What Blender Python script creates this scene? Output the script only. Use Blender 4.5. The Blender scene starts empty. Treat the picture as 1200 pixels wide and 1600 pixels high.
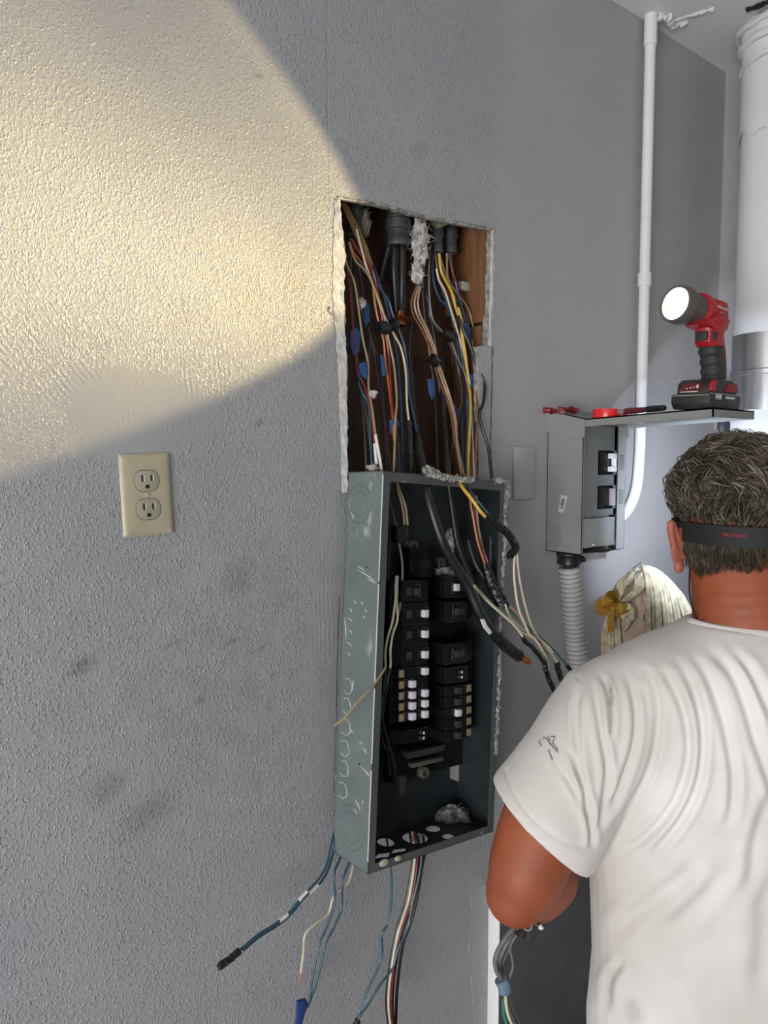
import bpy, bmesh, math, random
import numpy as np
from mathutils import Vector, Matrix, noise as mnoise

S = bpy.context.scene
COL = S.collection
rnd = random.Random(7)
PI = math.pi
# ------------------------------------------------------------------ camera
CAM = Vector((0.0, -1.0, 1.55))
YAW, PITCH, FPX = math.radians(38.0), math.radians(4.2), 1150.0
FWD = Vector((math.sin(YAW)*math.cos(PITCH), math.cos(YAW)*math.cos(PITCH), -math.sin(PITCH)))
RGT = Vector((math.cos(YAW), -math.sin(YAW), 0.0))
UPV = RGT.cross(FWD)
cd = bpy.data.cameras.new('camera')
cam = bpy.data.objects.new('camera', cd); COL.objects.link(cam)
cam.matrix_world = Matrix(((RGT.x, UPV.x, -FWD.x, CAM.x), (RGT.y, UPV.y, -FWD.y, CAM.y), (RGT.z, UPV.z, -FWD.z, CAM.z), (0, 0, 0, 1)))
cd.sensor_fit = 'VERTICAL'; cd.sensor_height = 36.0; cd.lens = FPX/1600.0*36.0
cd.clip_start = 0.02
S.camera = cam
# ------------------------------------------------------------------ view, world, large lights
S.view_settings.view_transform = 'Standard'; S.view_settings.look = 'None'
S.view_settings.gamma = 1.0; S.view_settings.use_curve_mapping = False
S.view_settings.exposure = -0.05
w = bpy.data.worlds.new('daylight'); S.world = w; w.use_nodes = True
bg = w.node_tree.nodes['Background']; bg.inputs[0].default_value = (0.80, 0.88, 1.0, 1); bg.inputs[1].default_value = 0.19

def area_light(name, loc, target, sx, sy, power, color):
    l = bpy.data.lights.new(name, 'AREA'); l.shape = 'RECTANGLE'; l.size = sx; l.size_y = sy
    l.energy = power; l.color = color
    o = bpy.data.objects.new(name, l); COL.objects.link(o); o.location = loc
    o.rotation_euler = (Vector(target)-Vector(loc)).to_track_quat('-Z', 'Y').to_euler()
    return o
area_light('garage_door_daylight', (-3.4, -2.3, 0.80), (0.8, -0.2, 1.30), 2.4, 1.5, 165, (1.0, 0.985, 0.97))

# ------------------------------------------------------------------ helpers: pixels to points at a real depth
def ray(u, v): return FWD + RGT*((u-600.0)/FPX) + UPV*((800.0-v)/FPX)
def P(u, v, d): return CAM + ray(u, v)*d                       # depth along the view axis
def W(u, v, y=0.0):                                            # on a plane parallel to the main wall
    d = ray(u, v); return CAM + d*((y-CAM.y)/d.y)
def XP(u, v, x):
    d = ray(u, v); return CAM + d*((x-CAM.x)/d.x)

# ------------------------------------------------------------------ helpers: objects
def tag(o, label=None, cat=None, group=None, kind=None):
    if label: o['label'] = label
    if cat: o['category'] = cat
    if group: o['group'] = group
    if kind: o['kind'] = kind
    return o
def thing(name, label, cat, loc=(0, 0, 0), group=None):
    o = bpy.data.objects.new(name, None); COL.objects.link(o); o.location = loc
    o.empty_display_size = 0.05
    return tag(o, label, cat, group)
LOCAL = set()                                                   # things built in their own frame
def link(name, me, mats, parent=None):
    if not isinstance(mats, (list, tuple)): mats = [mats]
    if len(me.materials) == 0:
        for m in mats: me.materials.append(m)
    o = bpy.data.objects.new(name, me); COL.objects.link(o)
    if parent is not None:
        o.parent = parent
        o.matrix_parent_inverse = Matrix.Identity(4) if parent.name in LOCAL else base_inv(parent)
    return o
def world_of(o):
    return o.matrix_basis.copy() if o.parent is None else world_of(o.parent) @ o.matrix_parent_inverse @ o.matrix_basis
def base_inv(p): return world_of(p).inverted()
def obj(name, bm, mats, parent=None, smooth=True, angle=40):
    me = bpy.data.meshes.new(name); bm.to_mesh(me); bm.free()
    if smooth:
        me.shade_smooth()
        try: me.set_sharp_from_angle(angle=math.radians(angle))
        except Exception: pass
    return link(name, me, mats, parent)
def pymesh(name, vs, fs, mats, parent=None, smooth=True, mi=None, angle=None):
    me = bpy.data.meshes.new(name); me.from_pydata([tuple(v) for v in vs], [], [tuple(f) for f in fs])
    if smooth:
        me.shade_smooth()
        if angle: me.set_sharp_from_angle(angle=math.radians(angle))
    o = link(name, me, mats, parent)
    if mi is not None: me.polygons.foreach_set('material_index', mi)
    me.update()
    return o
def add_box(bm, c, s, M=None, bev=0.0, seg=2, mi=0):
    T = Matrix.Translation(Vector(c)) @ Matrix.Diagonal((s[0], s[1], s[2], 1.0))
    if M is not None: T = M @ T
    r = bmesh.ops.create_cube(bm, size=1.0, matrix=T); vs = r['verts']
    fs = list({f for v in vs for f in v.link_faces})
    for f in fs: f.material_index = mi
    if bev > 0:
        es = list({e for v in vs for e in v.link_edges})
        bmesh.ops.bevel(bm, geom=es, offset=bev, segments=seg, affect='EDGES', profile=0.5, clamp_overlap=True, material=mi)
def frame_of(d):
    d = Vector(d).normalized()
    a = Vector((0, 0, 1)) if abs(d.z) < 0.9 else Vector((1, 0, 0))
    x = a.cross(d).normalized(); y = d.cross(x)
    return x, y, d
def axis_matrix(o, d):
    x, y, z = frame_of(d)
    return Matrix(((x.x, y.x, z.x, o[0]), (x.y, y.y, z.y, o[1]), (x.z, y.z, z.z, o[2]), (0, 0, 0, 1)))
def add_lathe(bm, prof, M=None, n=28, mi=0, close=True):       # profile of (r, z) about local z
    rings = []
    for r, z in prof:
        if r < 1e-6:
            v = bm.verts.new((0, 0, z)); rings.append([v]*n)
        else:
            rings.append([bm.verts.new((r*math.cos(2*PI*k/n), r*math.sin(2*PI*k/n), z)) for k in range(n)])
    allv = list({v for r in rings for v in r})
    for a, b in zip(rings, rings[1:]):
        for k in range(n):
            q = [a[k], a[(k+1) % n], b[(k+1) % n], b[k]]
            u = []
            for x in q:
                if x not in u: u.append(x)
            if len(u) > 2:
                f = bm.faces.new(u); f.material_index = mi
    if M is not None: bmesh.ops.transform(bm, matrix=M, verts=allv)
    return allv
def catmull(pts, per=6):
    pts = [Vector(p) for p in pts]
    if len(pts) < 3: return pts if len(pts) < 2 else [pts[0].lerp(pts[1], k/per) for k in range(per+1)]
    q = [pts[0]*2-pts[1]] + pts + [pts[-1]*2-pts[-2]]
    out = []
    for i in range(1, len(q)-2):
        a, b, c, d = q[i-1], q[i], q[i+1], q[i+2]
        for k in range(per):
            t = k/per
            out.append(0.5*((2*b)+(c-a)*t+(2*a-5*b+4*c-d)*t*t+(3*b-a-3*c+d)*t*t*t))
    out.append(pts[-1]); return out
def add_tube(bm, path, rad, n=8, mi=0, cap=True, flat=None):
    path = [Vector(p) for p in path]; N = len(path)
    if not hasattr(rad, '__len__'): rad = [rad]*N
    prev = None; rings = []
    for i, p in enumerate(path):
        t = (path[min(i+1, N-1)]-path[max(i-1, 0)])
        if t.length < 1e-9: t = Vector((0, 0, 1))
        t.normalize()
        if prev is None: x, y, _ = frame_of(t)
        else:
            x = prev - t*prev.dot(t)
            if x.length < 1e-6: x = frame_of(t)[0]
            x.normalize(); y = t.cross(x)
        prev = x
        rings.append([bm.verts.new(p + (x*math.cos(2*PI*k/n) + y*math.sin(2*PI*k/n)*(flat or 1.0))*rad[i]) for k in range(n)])
    for a, b in zip(rings, rings[1:]):
        for k in range(n):
            f = bm.faces.new((a[k], a[(k+1) % n], b[(k+1) % n], b[k])); f.material_index = mi
    if cap:
        f = bm.faces.new(list(reversed(rings[0]))); f.material_index = mi
        f = bm.faces.new(rings[-1]); f.material_index = mi
    return rings
def add_rings(bm, rings, mi=0, cap=True):                      # loft through rings of equal count
    R = [[bm.verts.new(p) for p in r] for r in rings]; n = len(R[0])
    for a, b in zip(R, R[1:]):
        for k in range(n):
            f = bm.faces.new((a[k], a[(k+1) % n], b[(k+1) % n], b[k])); f.material_index = mi
    if cap:
        bm.faces.new(list(reversed(R[0]))).material_index = mi; bm.faces.new(R[-1]).material_index = mi
def add_ell(bm, c, ax, n=20, m=12, mi=0):                      # ellipsoid from centre and three axis vectors
    c = Vector(c); ax = [Vector(a) for a in ax]
    rings = []
    top = bm.verts.new(c+ax[2]); bot = bm.verts.new(c-ax[2])
    for j in range(1, m):
        th = PI*j/m
        rings.append([bm.verts.new(c+ax[2]*math.cos(th)+(ax[0]*math.cos(2*PI*k/n)+ax[1]*math.sin(2*PI*k/n))*math.sin(th)) for k in range(n)])
    for k in range(n):
        bm.faces.new((top, rings[0][k], rings[0][(k+1) % n])).material_index = mi
        bm.faces.new((bot, rings[-1][(k+1) % n], rings[-1][k])).material_index = mi
    for a, b in zip(rings, rings[1:]):
        for k in range(n): bm.faces.new((a[k], b[k], b[(k+1) % n], a[(k+1) % n])).material_index = mi
def add_poly(bm, pts, holes=(), mi=0):                         # planar polygon with holes
    es = []
    for loop in [pts]+list(holes):
        vs = [bm.verts.new(p) for p in loop]
        es += [bm.edges.new((vs[i], vs[(i+1) % len(vs)])) for i in range(len(vs))]
    r = bmesh.ops.triangle_fill(bm, edges=es, use_beauty=True, use_dissolve=False)
    fs = [g for g in r['geom'] if isinstance(g, bmesh.types.BMFace)]
    for f in fs: f.material_index = mi
    return fs
def add_prism(bm, pts, ext, mi=0, bev=0.0):                    # polygon pushed along a vector
    ext = Vector(ext); a = [bm.verts.new(p) for p in pts]; b = [bm.verts.new(Vector(p)+ext) for p in pts]
    n = len(a); fs = [bm.faces.new(a), bm.faces.new(list(reversed(b)))]
    for k in range(n): fs.append(bm.faces.new((a[(k+1) % n], a[k], b[k], b[(k+1) % n])))
    for f in fs: f.material_index = mi
    bmesh.ops.recalc_face_normals(bm, faces=fs)
    if bev: bmesh.ops.bevel(bm, geom=list({e for f in fs for e in f.edges}), offset=bev, segments=2, affect='EDGES', profile=0.5, clamp_overlap=True, material=mi)
def text_mesh(name, s, M, size, mat, parent, ext=0.0003, shear=0.0):
    cu = bpy.data.curves.new(name, 'FONT'); cu.body = s; cu.size = size; cu.extrude = ext; cu.align_x = 'CENTER'; cu.align_y = 'CENTER'; cu.shear = shear
    cu.resolution_u = 3
    t = bpy.data.objects.new('tmp', cu); COL.objects.link(t)
    dg = bpy.context.evaluated_depsgraph_get(); me = bpy.data.meshes.new_from_object(t.evaluated_get(dg))
    bpy.data.objects.remove(t); me.name = name; me.transform(M); me.materials.clear()
    return link(name, me, mat, parent)
def remeshed(name, bm, mats, parent, voxel, smooth=8, fac=0.5):
    me = bpy.data.meshes.new(name); bmesh.ops.recalc_face_normals(bm, faces=bm.faces); bm.to_mesh(me); bm.free()
    t = bpy.data.objects.new('tmp', me); COL.objects.link(t)
    md = t.modifiers.new('r', 'REMESH'); md.mode = 'VOXEL'; md.voxel_size = voxel
    if smooth:
        sm = t.modifiers.new('s', 'SMOOTH'); sm.iterations = smooth; sm.factor = fac
    dg = bpy.context.evaluated_depsgraph_get(); dg.update()
    out = bpy.data.meshes.new_from_object(t.evaluated_get(dg)); out.name = name
    bpy.data.objects.remove(t); out.materials.clear(); out.shade_smooth()
    return link(name, out, mats, parent)

# ------------------------------------------------------------------ materials
MATS = {}
def mat(name, col, rough=0.5, metal=0.0, bump=0.0, bscale=60.0, var=0.0, vscale=12.0, spec=0.5, col2=None, sss=0.0, coat=0.0, stretch=None):
    if name in MATS: return MATS[name]
    m = bpy.data.materials.new(name); m.use_nodes = True; nt = m.node_tree; b = nt.nodes['Principled BSDF']
    b.inputs['Base Color'].default_value = (*col, 1); b.inputs['Roughness'].default_value = rough; b.inputs['Metallic'].default_value = metal
    b.inputs['Specular IOR Level'].default_value = spec
    if coat: b.inputs['Coat Weight'].default_value = coat
    if sss:
        b.inputs['Subsurface Weight'].default_value = sss; b.inputs['Subsurface Radius'].default_value = (0.01, 0.004, 0.002); b.inputs['Subsurface Scale'].default_value = 0.5
    tc = nt.nodes.new('ShaderNodeTexCoord'); src = tc.outputs['Object']
    if stretch:
        mp = nt.nodes.new('ShaderNodeMapping'); mp.inputs['Scale'].default_value = stretch; nt.links.new(src, mp.inputs['Vector']); src = mp.outputs['Vector']
    if var > 0:
        n = nt.nodes.new('ShaderNodeTexNoise'); n.inputs['Scale'].default_value = vscale; n.inputs['Detail'].default_value = 5
        nt.links.new(src, n.inputs['Vector'])
        r = nt.nodes.new('ShaderNodeValToRGB'); c2 = col2 or tuple(c*(1-var) for c in col)
        r.color_ramp.elements[0].position = 0.35; r.color_ramp.elements[1].position = 0.65
        r.color_ramp.elements[0].color = (*c2, 1); r.color_ramp.elements[1].color = (*col, 1)
        nt.links.new(n.outputs['Fac'], r.inputs['Fac']); nt.links.new(r.outputs['Color'], b.inputs['Base Color'])
    if bump > 0:
        n2 = nt.nodes.new('ShaderNodeTexNoise'); n2.inputs['Scale'].default_value = bscale; n2.inputs['Detail'].default_value = 4
        nt.links.new(src, n2.inputs['Vector'])
        bp = nt.nodes.new('ShaderNodeBump'); bp.inputs['Strength'].default_value = bump; bp.inputs['Distance'].default_value = 0.002
        nt.links.new(n2.outputs['Fac'], bp.inputs['Height']); nt.links.new(bp.outputs['Normal'], b.inputs['Normal'])
    MATS[name] = m; return m
def emis(name, col, k):
    m = bpy.data.materials.new(name); m.use_nodes = True; b = m.node_tree.nodes['Principled BSDF']
    b.inputs['Base Color'].default_value = (0.9, 0.9, 0.9, 1); b.inputs['Emission Color'].default_value = (*col, 1); b.inputs['Emission Strength'].default_value = k
    return m
class NG:                                                       # tiny node-graph helper
    def __init__(s, m): s.nt = m.node_tree; s.N = s.nt.nodes; s.L = s.nt.links
    def put(s, n, i, v):
        if hasattr(v, 'links') or isinstance(v, bpy.types.NodeSocket): s.L.new(v, n.inputs[i])
        else: n.inputs[i].default_value = v
    def math(s, op, a, b=0.0, c=0.0, clamp=False):
        n = s.N.new('ShaderNodeMath'); n.operation = op; n.use_clamp = clamp
        for i, v in enumerate((a, b, c)): s.put(n, i, v)
        return n.outputs[0]
    def noise(s, vec, scale, detail=4, rough=0.5):
        n = s.N.new('ShaderNodeTexNoise'); n.inputs['Scale'].default_value = scale; n.inputs['Detail'].default_value = detail; n.inputs['Roughness'].default_value = rough
        s.L.new(vec, n.inputs['Vector']); return n.outputs['Fac']
    def ramp(s, f, lo, hi, a=0.0, b=1.0):
        n = s.N.new('ShaderNodeMapRange'); n.interpolation_type = 'SMOOTHSTEP'
        for i, v in enumerate((f, lo, hi, a, b)): s.put(n, i, v)
        return n.outputs[0]
    def mix(s, f, a, b):
        n = s.N.new('ShaderNodeMix'); n.data_type = 'RGBA'
        s.put(n, 0, f); s.put(n, 6, a); s.put(n, 7, b); return n.outputs[2]
    def blob(s, x, z, cx, cz, rx, rz, soft=0.6):                # 1 inside an ellipse on the wall, 0 outside
        a = s.math('DIVIDE', s.math('SUBTRACT', x, cx), rx); b = s.math('DIVIDE', s.math('SUBTRACT', z, cz), rz)
        d = s.math('SQRT', s.math('ADD', s.math('MULTIPLY', a, a), s.math('MULTIPLY', b, b)))
        return s.ramp(d, 1.0-soft, 1.0+soft*0.4, 1.0, 0.0)

def wall_material():
    m = bpy.data.materials.new('stippled_grey_paint'); m.use_nodes = True; g = NG(m); b = g.N['Principled BSDF']
    tc = g.N.new('ShaderNodeTexCoord'); vec = tc.outputs['Object']
    sp = g.N.new('ShaderNodeSeparateXYZ'); g.L.new(vec, sp.inputs[0]); x, z = sp.outputs[0], sp.outputs[2]
    big = g.noise(vec, 5.0, 5); mid = g.noise(vec, 22.0, 5, 0.6)
    xw = g.math('ADD', x, g.math('MULTIPLY', g.math('SUBTRACT', mid, 0.5), 0.05)); zw = g.math('ADD', z, g.math('MULTIPLY', g.math('SUBTRACT', big, 0.5), 0.10))
    # where the plaster was trowelled smooth: above the socket, and right of the opening
    patch = g.math('MAXIMUM', g.blob(xw, zw, 0.36, 1.615, 0.12, 0.075, 0.3), g.ramp(xw, 1.02, 1.10, 0.0, 0.85))
    patch = g.math('MAXIMUM', patch, g.math('MULTIPLY', g.blob(xw, zw, 0.665, 1.22, 0.05, 0.30, 0.4), 0.7))
    # stipple: blobby worms of thick paint
    mp = g.N.new('ShaderNodeMapping'); mp.inputs['Scale'].default_value = (1.0, 1.0, 0.72); g.L.new(vec, mp.inputs['Vector'])
    def drops(scale):
        nz = g.N.new('ShaderNodeTexNoise'); nz.inputs['Scale'].default_value = scale*0.6; g.L.new(mp.outputs['Vector'], nz.inputs['Vector'])
        mx = g.N.new('ShaderNodeMix'); mx.data_type = 'VECTOR'; mx.inputs[0].default_value = 0.010; g.L.new(mp.outputs['Vector'], mx.inputs[4]); g.L.new(nz.outputs['Color'], mx.inputs[5])
        vo = g.N.new('ShaderNodeTexVoronoi'); vo.feature = 'F1'; vo.inputs['Scale'].default_value = scale; g.L.new(mx.outputs[1], vo.inputs['Vector'])
        return g.ramp(vo.outputs['Distance'], 0.12, 0.62, 1.0, 0.0)
    st1 = drops(250.0); st2 = g.noise(mp.outputs['Vector'], 150.0, 2, 0.5); st3 = g.noise(vec, 14.0, 3)
    h = g.math('ADD', g.math('MULTIPLY', st1, g.ramp(st2, 0.30, 0.62)), g.math('MULTIPLY', drops(430.0), 0.35))
    amp = g.math('MULTIPLY', g.ramp(st3, 0.25, 0.7, 0.75, 1.15), g.math('SUBTRACT', 1.0, g.math('MULTIPLY', patch, 0.82)))
    h = g.math('MULTIPLY', h, amp)
    # trowel strokes round the patch
    r1 = g.math('ADD', g.math('MULTIPLY', x, 0.80), g.math('MULTIPLY', z, 0.60))
    str1 = g.math('SINE', g.math('MULTIPLY', g.math('ADD', r1, g.math('MULTIPLY', mid, 0.008)), 900.0))
    m1 = g.math('MULTIPLY', g.blob(xw, zw, 0.245, 1.68, 0.075, 0.075, 0.5), g.ramp(mid, 0.35, 0.6))
    str2 = g.math('SINE', g.math('MULTIPLY', g.math('ADD', x, g.math('MULTIPLY', big, 0.03)), 800.0))
    m2 = g.math('MULTIPLY', g.math('MAXIMUM', g.blob(xw, zw, 0.47, 1.66, 0.06, 0.09, 0.6), g.blob(xw, zw, 0.39, 1.60, 0.10, 0.02, 0.6)), g.ramp(mid, 0.4, 0.6))
    m2 = g.math('MAXIMUM', m2, g.math('MULTIPLY', g.blob(xw, zw, 0.655, 1.30, 0.03, 0.11, 0.5), 0.7))
    h = g.math('ADD', h, g.math('ADD', g.math('MULTIPLY', g.math('MULTIPLY', str1, m1), g.ramp(g.noise(vec, 60.0, 3), 0.35, 0.65, 0.0, 0.36)), g.math('MULTIPLY', g.math('MULTIPLY', str2, m2), g.ramp(g.noise(vec, 50.0, 3), 0.35, 0.65, 0.0, 0.30))))
    # taped joint running up the wall above the opening
    seam = g.ramp(g.math('ABSOLUTE', g.math('SUBTRACT', g.math('ADD', x, g.math('MULTIPLY', mid, 0.006)), 0.672)), 0.0006, 0.002, 1.0, 0.0)
    seam = g.math('MULTIPLY', seam, g.ramp(z, 1.93, 1.97))
    h = g.math('SUBTRACT', h, g.math('MULTIPLY', seam, 0.5))
    bp = g.N.new('ShaderNodeBump'); bp.inputs['Strength'].default_value = 0.8; bp.inputs['Distance'].default_value = 0.0014
    g.L.new(h, bp.inputs['Height']); g.L.new(bp.outputs['Normal'], b.inputs['Normal'])
    # colour: grey paint, scuffs and a grimy zone round the panel
    c = g.mix(g.ramp(big, 0.35, 0.7), (0.330, 0.338, 0.364, 1), (0.365, 0.369, 0.382, 1))
    c = g.mix(g.math('MULTIPLY', g.ramp(xw, 1.00, 1.30, 0.0, 0.85), g.ramp(zw, 2.25, 1.75, 0.25, 1.0)), c, (0.42, 0.41, 0.40, 1))  # grey lightened and warmed right of the opening, missing light put into colour
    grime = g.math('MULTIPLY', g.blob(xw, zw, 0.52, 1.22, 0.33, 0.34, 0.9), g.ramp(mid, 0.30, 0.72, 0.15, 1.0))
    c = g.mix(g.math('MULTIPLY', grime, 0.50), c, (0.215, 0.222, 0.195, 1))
    grime2 = g.math('MULTIPLY', g.blob(xw, zw, 0.60, 1.80, 0.12, 0.10, 0.9), g.ramp(mid, 0.38, 0.68))
    c = g.mix(g.math('MULTIPLY', grime2, 0.35), c, (0.36, 0.31, 0.20, 1))
    for (cx, cz, rx, rz, k) in ((0.275, 1.275, 0.022, 0.012, 0.6), (0.44, 1.195, 0.012, 0.006, 0.55), (0.30, 1.10, 0.03, 0.022, 0.4), (0.49, 1.275, 0.02, 0.006, 0.4),
                                (0.40, 1.285, 0.016, 0.004, 0.4), (0.50, 1.37, 0.03, 0.035, 0.3), (0.535, 1.255, 0.02, 0.004, 0.35), (0.54, 1.602, 0.010, 0.006, 0.5), (0.36, 1.05, 0.05, 0.03, 0.35),
                                (0.86, 2.08, 0.02, 0.02, 0.25), (0.545, 2.11, 0.012, 0.004, 0.4)):
        c = g.mix(g.math('MULTIPLY', g.math('MULTIPLY', g.blob(xw, g.math('ADD', z, g.math('MULTIPLY', g.math('SUBTRACT', xw, cx), -0.3)), cx, cz, rx, rz, 0.8), g.ramp(st2, 0.3, 0.6, 0.45, 1.0)), k), c, (0.10, 0.10, 0.095, 1))
    c = g.mix(g.math('MULTIPLY', seam, 0.25), c, (0.2, 0.2, 0.2, 1))
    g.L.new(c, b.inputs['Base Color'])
    b.inputs['Roughness'].default_value = 0.28; b.inputs['Specular IOR Level'].default_value = 0.5
    return m

M_wall = wall_material()
M_ceil = mat('ceiling_paint', (0.72, 0.74, 0.75), 0.7, bump=0.25, bscale=35)
M_backwall = mat('back_wall_paint', (0.36, 0.355, 0.35), 0.6, bump=0.1, bscale=60, var=0.06)
M_floor = mat('concrete', (0.30, 0.29, 0.28), 0.8, bump=0.3, bscale=40, var=0.25)
M_gyp = mat('broken_gypsum', (0.58, 0.57, 0.56), 0.9, bump=0.9, bscale=160, var=0.25, vscale=60)
M_gyps = mat('grey_dusty_gypsum', (0.40, 0.39, 0.37), 0.9, bump=1.0, bscale=220, var=0.5, vscale=90, col2=(0.16, 0.15, 0.14))
M_crack = mat('crack_shadowless', (0.10, 0.095, 0.09), 0.9)
M_wood = mat('pine_stud', (0.20, 0.088, 0.034), 0.7, bump=0.25, bscale=30, var=0.4, vscale=14, stretch=(8, 8, 0.7))
M_darkwood = mat('brown_backing_board', (0.075, 0.036, 0.018), 0.75, bump=0.2, bscale=30, var=0.45, vscale=10, stretch=(5, 5, 0.8))
M_kraft = mat('kraft_paper', (0.30, 0.18, 0.07), 0.8, bump=0.3, bscale=60, var=0.4)
M_galv = mat('dull_grey_metal', (0.13, 0.135, 0.14), 0.45, metal=0.5, bump=0.15, bscale=90, var=0.35, vscale=40)
M_fluff = mat('fibre_insulation', (0.62, 0.60, 0.58), 0.95, bump=0.9, bscale=260, var=0.5, vscale=70, col2=(0.28, 0.25, 0.22))
M_white = mat('white_gloss_paint', (0.80, 0.81, 0.82), 0.35, bump=0.05, bscale=60, var=0.06)
M_ivory = mat('almond_plastic', (0.44, 0.405, 0.29), 0.35, bump=0.03, bscale=120, var=0.12)
M_ivoryg = mat('greyed_ivory_plastic', (0.38, 0.355, 0.28), 0.4, var=0.15)
M_slot = mat('slot_black', (0.008, 0.008, 0.008), 0.8)
M_chrome = mat('bright_sheet_metal', (0.50, 0.51, 0.53), 0.28, metal=1.0, bump=0.05, bscale=20, var=0.12, stretch=(20, 20, 1))
M_wrap = mat('white_wrap_tape', (0.70, 0.70, 0.70), 0.75, bump=0.7, bscale=45, var=0.1)
M_copper = mat('copper', (0.62, 0.22, 0.09), 0.4, metal=0.8, var=0.35, vscale=80)
M_black = mat('black_plastic', (0.012, 0.012, 0.013), 0.38, bump=0.1, bscale=150)
M_blacktape = mat('black_vinyl_tape', (0.010, 0.010, 0.011), 0.32, bump=0.6, bscale=160)
M_bluetape = mat('blue_masking_tape', (0.028, 0.10, 0.30), 0.6, bump=0.6, bscale=160, var=0.3, vscale=60)
M_whitetape = mat('white_tape', (0.72, 0.72, 0.70), 0.5, bump=0.3, bscale=160)
M_dirtywhite = mat('dusty_label', (0.42, 0.42, 0.40), 0.6, var=0.3, vscale=40)
M_breaker = mat('breaker_black', (0.006, 0.006, 0.007), 0.26, bump=0.06, bscale=200, spec=0.25)
M_breaker2 = mat('breaker_edge_grey', (0.03, 0.03, 0.032), 0.35)
M_handlew = mat('white_handle', (0.62, 0.60, 0.68), 0.25)
M_tan = mat('tan_rating_square', (0.30, 0.235, 0.12), 0.6, var=0.4, vscale=200)
M_screw = mat('zinc_screw', (0.45, 0.44, 0.42), 0.35, metal=0.9)

def worn_metal(name, base, worn, k=0.5, lo=0.60, hi=0.68):
    m = bpy.data.materials.new(name); m.use_nodes = True; g = NG(m); b = g.N['Principled BSDF']
    tc = g.N.new('ShaderNodeTexCoord'); vec = tc.outputs['Object']
    mp = g.N.new('ShaderNodeMapping'); mp.inputs['Scale'].default_value = (1.0, 1.0, 0.6); mp.inputs['Rotation'].default_value = (0.5, 0.2, 0.4); g.L.new(vec, mp.inputs['Vector'])
    n1 = g.noise(mp.outputs['Vector'], 34.0, 8, 0.62); n2 = g.noise(vec, 4.5, 3); n3 = g.noise(vec, 9.0, 4)
    f = g.math('MULTIPLY', g.ramp(n1, lo, hi), g.ramp(n2, 0.48, 0.62))
    c = g.mix(g.ramp(n3, 0.3, 0.7), (*[q*0.85 for q in base], 1), (*base, 1))
    c = g.mix(g.math('MULTIPLY', f, k), c, (*worn, 1)); g.L.new(c, b.inputs['Base Color'])
    b.inputs['Roughness'].default_value = 0.42
    return m
M_box = worn_metal('grey_green_enamel', (0.150, 0.185, 0.185), (0.46, 0.49, 0.49), 0.8, 0.54, 0.64)
M_boxin = mat('shade_darkened_enamel', (0.020, 0.028, 0.033), 0.45, bump=0.08, bscale=80, var=0.35, vscale=16)  # box enamel darkened, the shade inside the panel is in its colour
M_chalk = mat('scraped_paint_white', (0.50, 0.52, 0.51), 0.7)
M_chalk2 = mat('knockout_groove', (0.105, 0.125, 0.125), 0.5)
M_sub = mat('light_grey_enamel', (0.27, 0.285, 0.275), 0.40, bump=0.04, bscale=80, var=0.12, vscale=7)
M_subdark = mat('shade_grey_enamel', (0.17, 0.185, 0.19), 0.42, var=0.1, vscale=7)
M_flex = mat('grey_pvc_flex', (0.50, 0.50, 0.49), 0.45, var=0.12)
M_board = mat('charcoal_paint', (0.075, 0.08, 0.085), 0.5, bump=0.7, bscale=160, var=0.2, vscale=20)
WC = dict(red=(0.26, 0.022, 0.028), orange=(0.52, 0.16, 0.025), yellow=(0.58, 0.36, 0.03), tan=(0.36, 0.26, 0.13), brown=(0.22, 0.095, 0.045), white=(0.62, 0.56, 0.42),
          blue=(0.030, 0.085, 0.19), teal=(0.022, 0.085, 0.125), grey=(0.14, 0.14, 0.14), black=(0.011, 0.011, 0.012), green=(0.04, 0.20, 0.13), pink=(0.38, 0.24, 0.18), purple=(0.05, 0.025, 0.045), darkgrey=(0.05, 0.05, 0.055))
def wmat(c): return mat('insulation_'+c, WC[c], 0.38, var=0.15, vscale=50, bump=0.08, bscale=120)

# ------------------------------------------------------------------ large structure
CEIL = 2.527
XL, XB, YF = -3.6, 1.885, -3.6
def poly_noise(a, b, n, jit, rr):
    out = []
    for i in range(n):
        t = i/n; out.append((a[0]+(b[0]-a[0])*t+rr.uniform(-jit, jit), a[1]+(b[1]-a[1])*t+rr.uniform(-jit*0.5, jit*0.5)))
    return out
rr = random.Random(3)
hole_px = (poly_noise((541, 1000), (543, 770), 10, 1.0, rr) + poly_noise((543, 770), (541, 545), 22, 3.2, rr) + poly_noise((541, 545), (537, 470), 9, 3.0, rr) +
           poly_noise((538, 470), (540, 400), 7, 2.5, rr) + poly_noise((540, 400), (529, 308), 10, 1.8, rr) + poly_noise((529, 308), (600, 322), 10, 1.8, rr) +
           poly_noise((600, 322), (660, 339), 8, 2.2, rr) + poly_noise((660, 339), (768, 359), 14, 1.6, rr) + poly_noise((768, 359), (765, 470), 12, 1.2, rr) +
           poly_noise((765, 470), (761, 540), 8, 1.6, rr) + poly_noise((761, 540), (747, 541), 3, 0.8, rr) + poly_noise((747, 541), (748, 800), 10, 0.8, rr) + poly_noise((748, 800), (760, 1000), 4, 0.5, rr))
hole = [W(u, v, 0.0) for u, v in hole_px]
bm = bmesh.new()
fs = add_poly(bm, [(XL, 0, 0), (XB, 0, 0), (XB, 0, CEIL), (XL, 0, CEIL)], [[tuple(p) for p in hole]])
for f in fs:
    if f.normal.y > 0: f.normal_flip()
n = len(hole)
a = [bm.verts.new(p) for p in hole]; b = [bm.verts.new(p+Vector((0, 0.013, 0))) for p in hole]
for k in range(n):
    f = bm.faces.new((a[k], a[(k+1) % n], b[(k+1) % n], b[k])); f.material_index = 1
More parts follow.
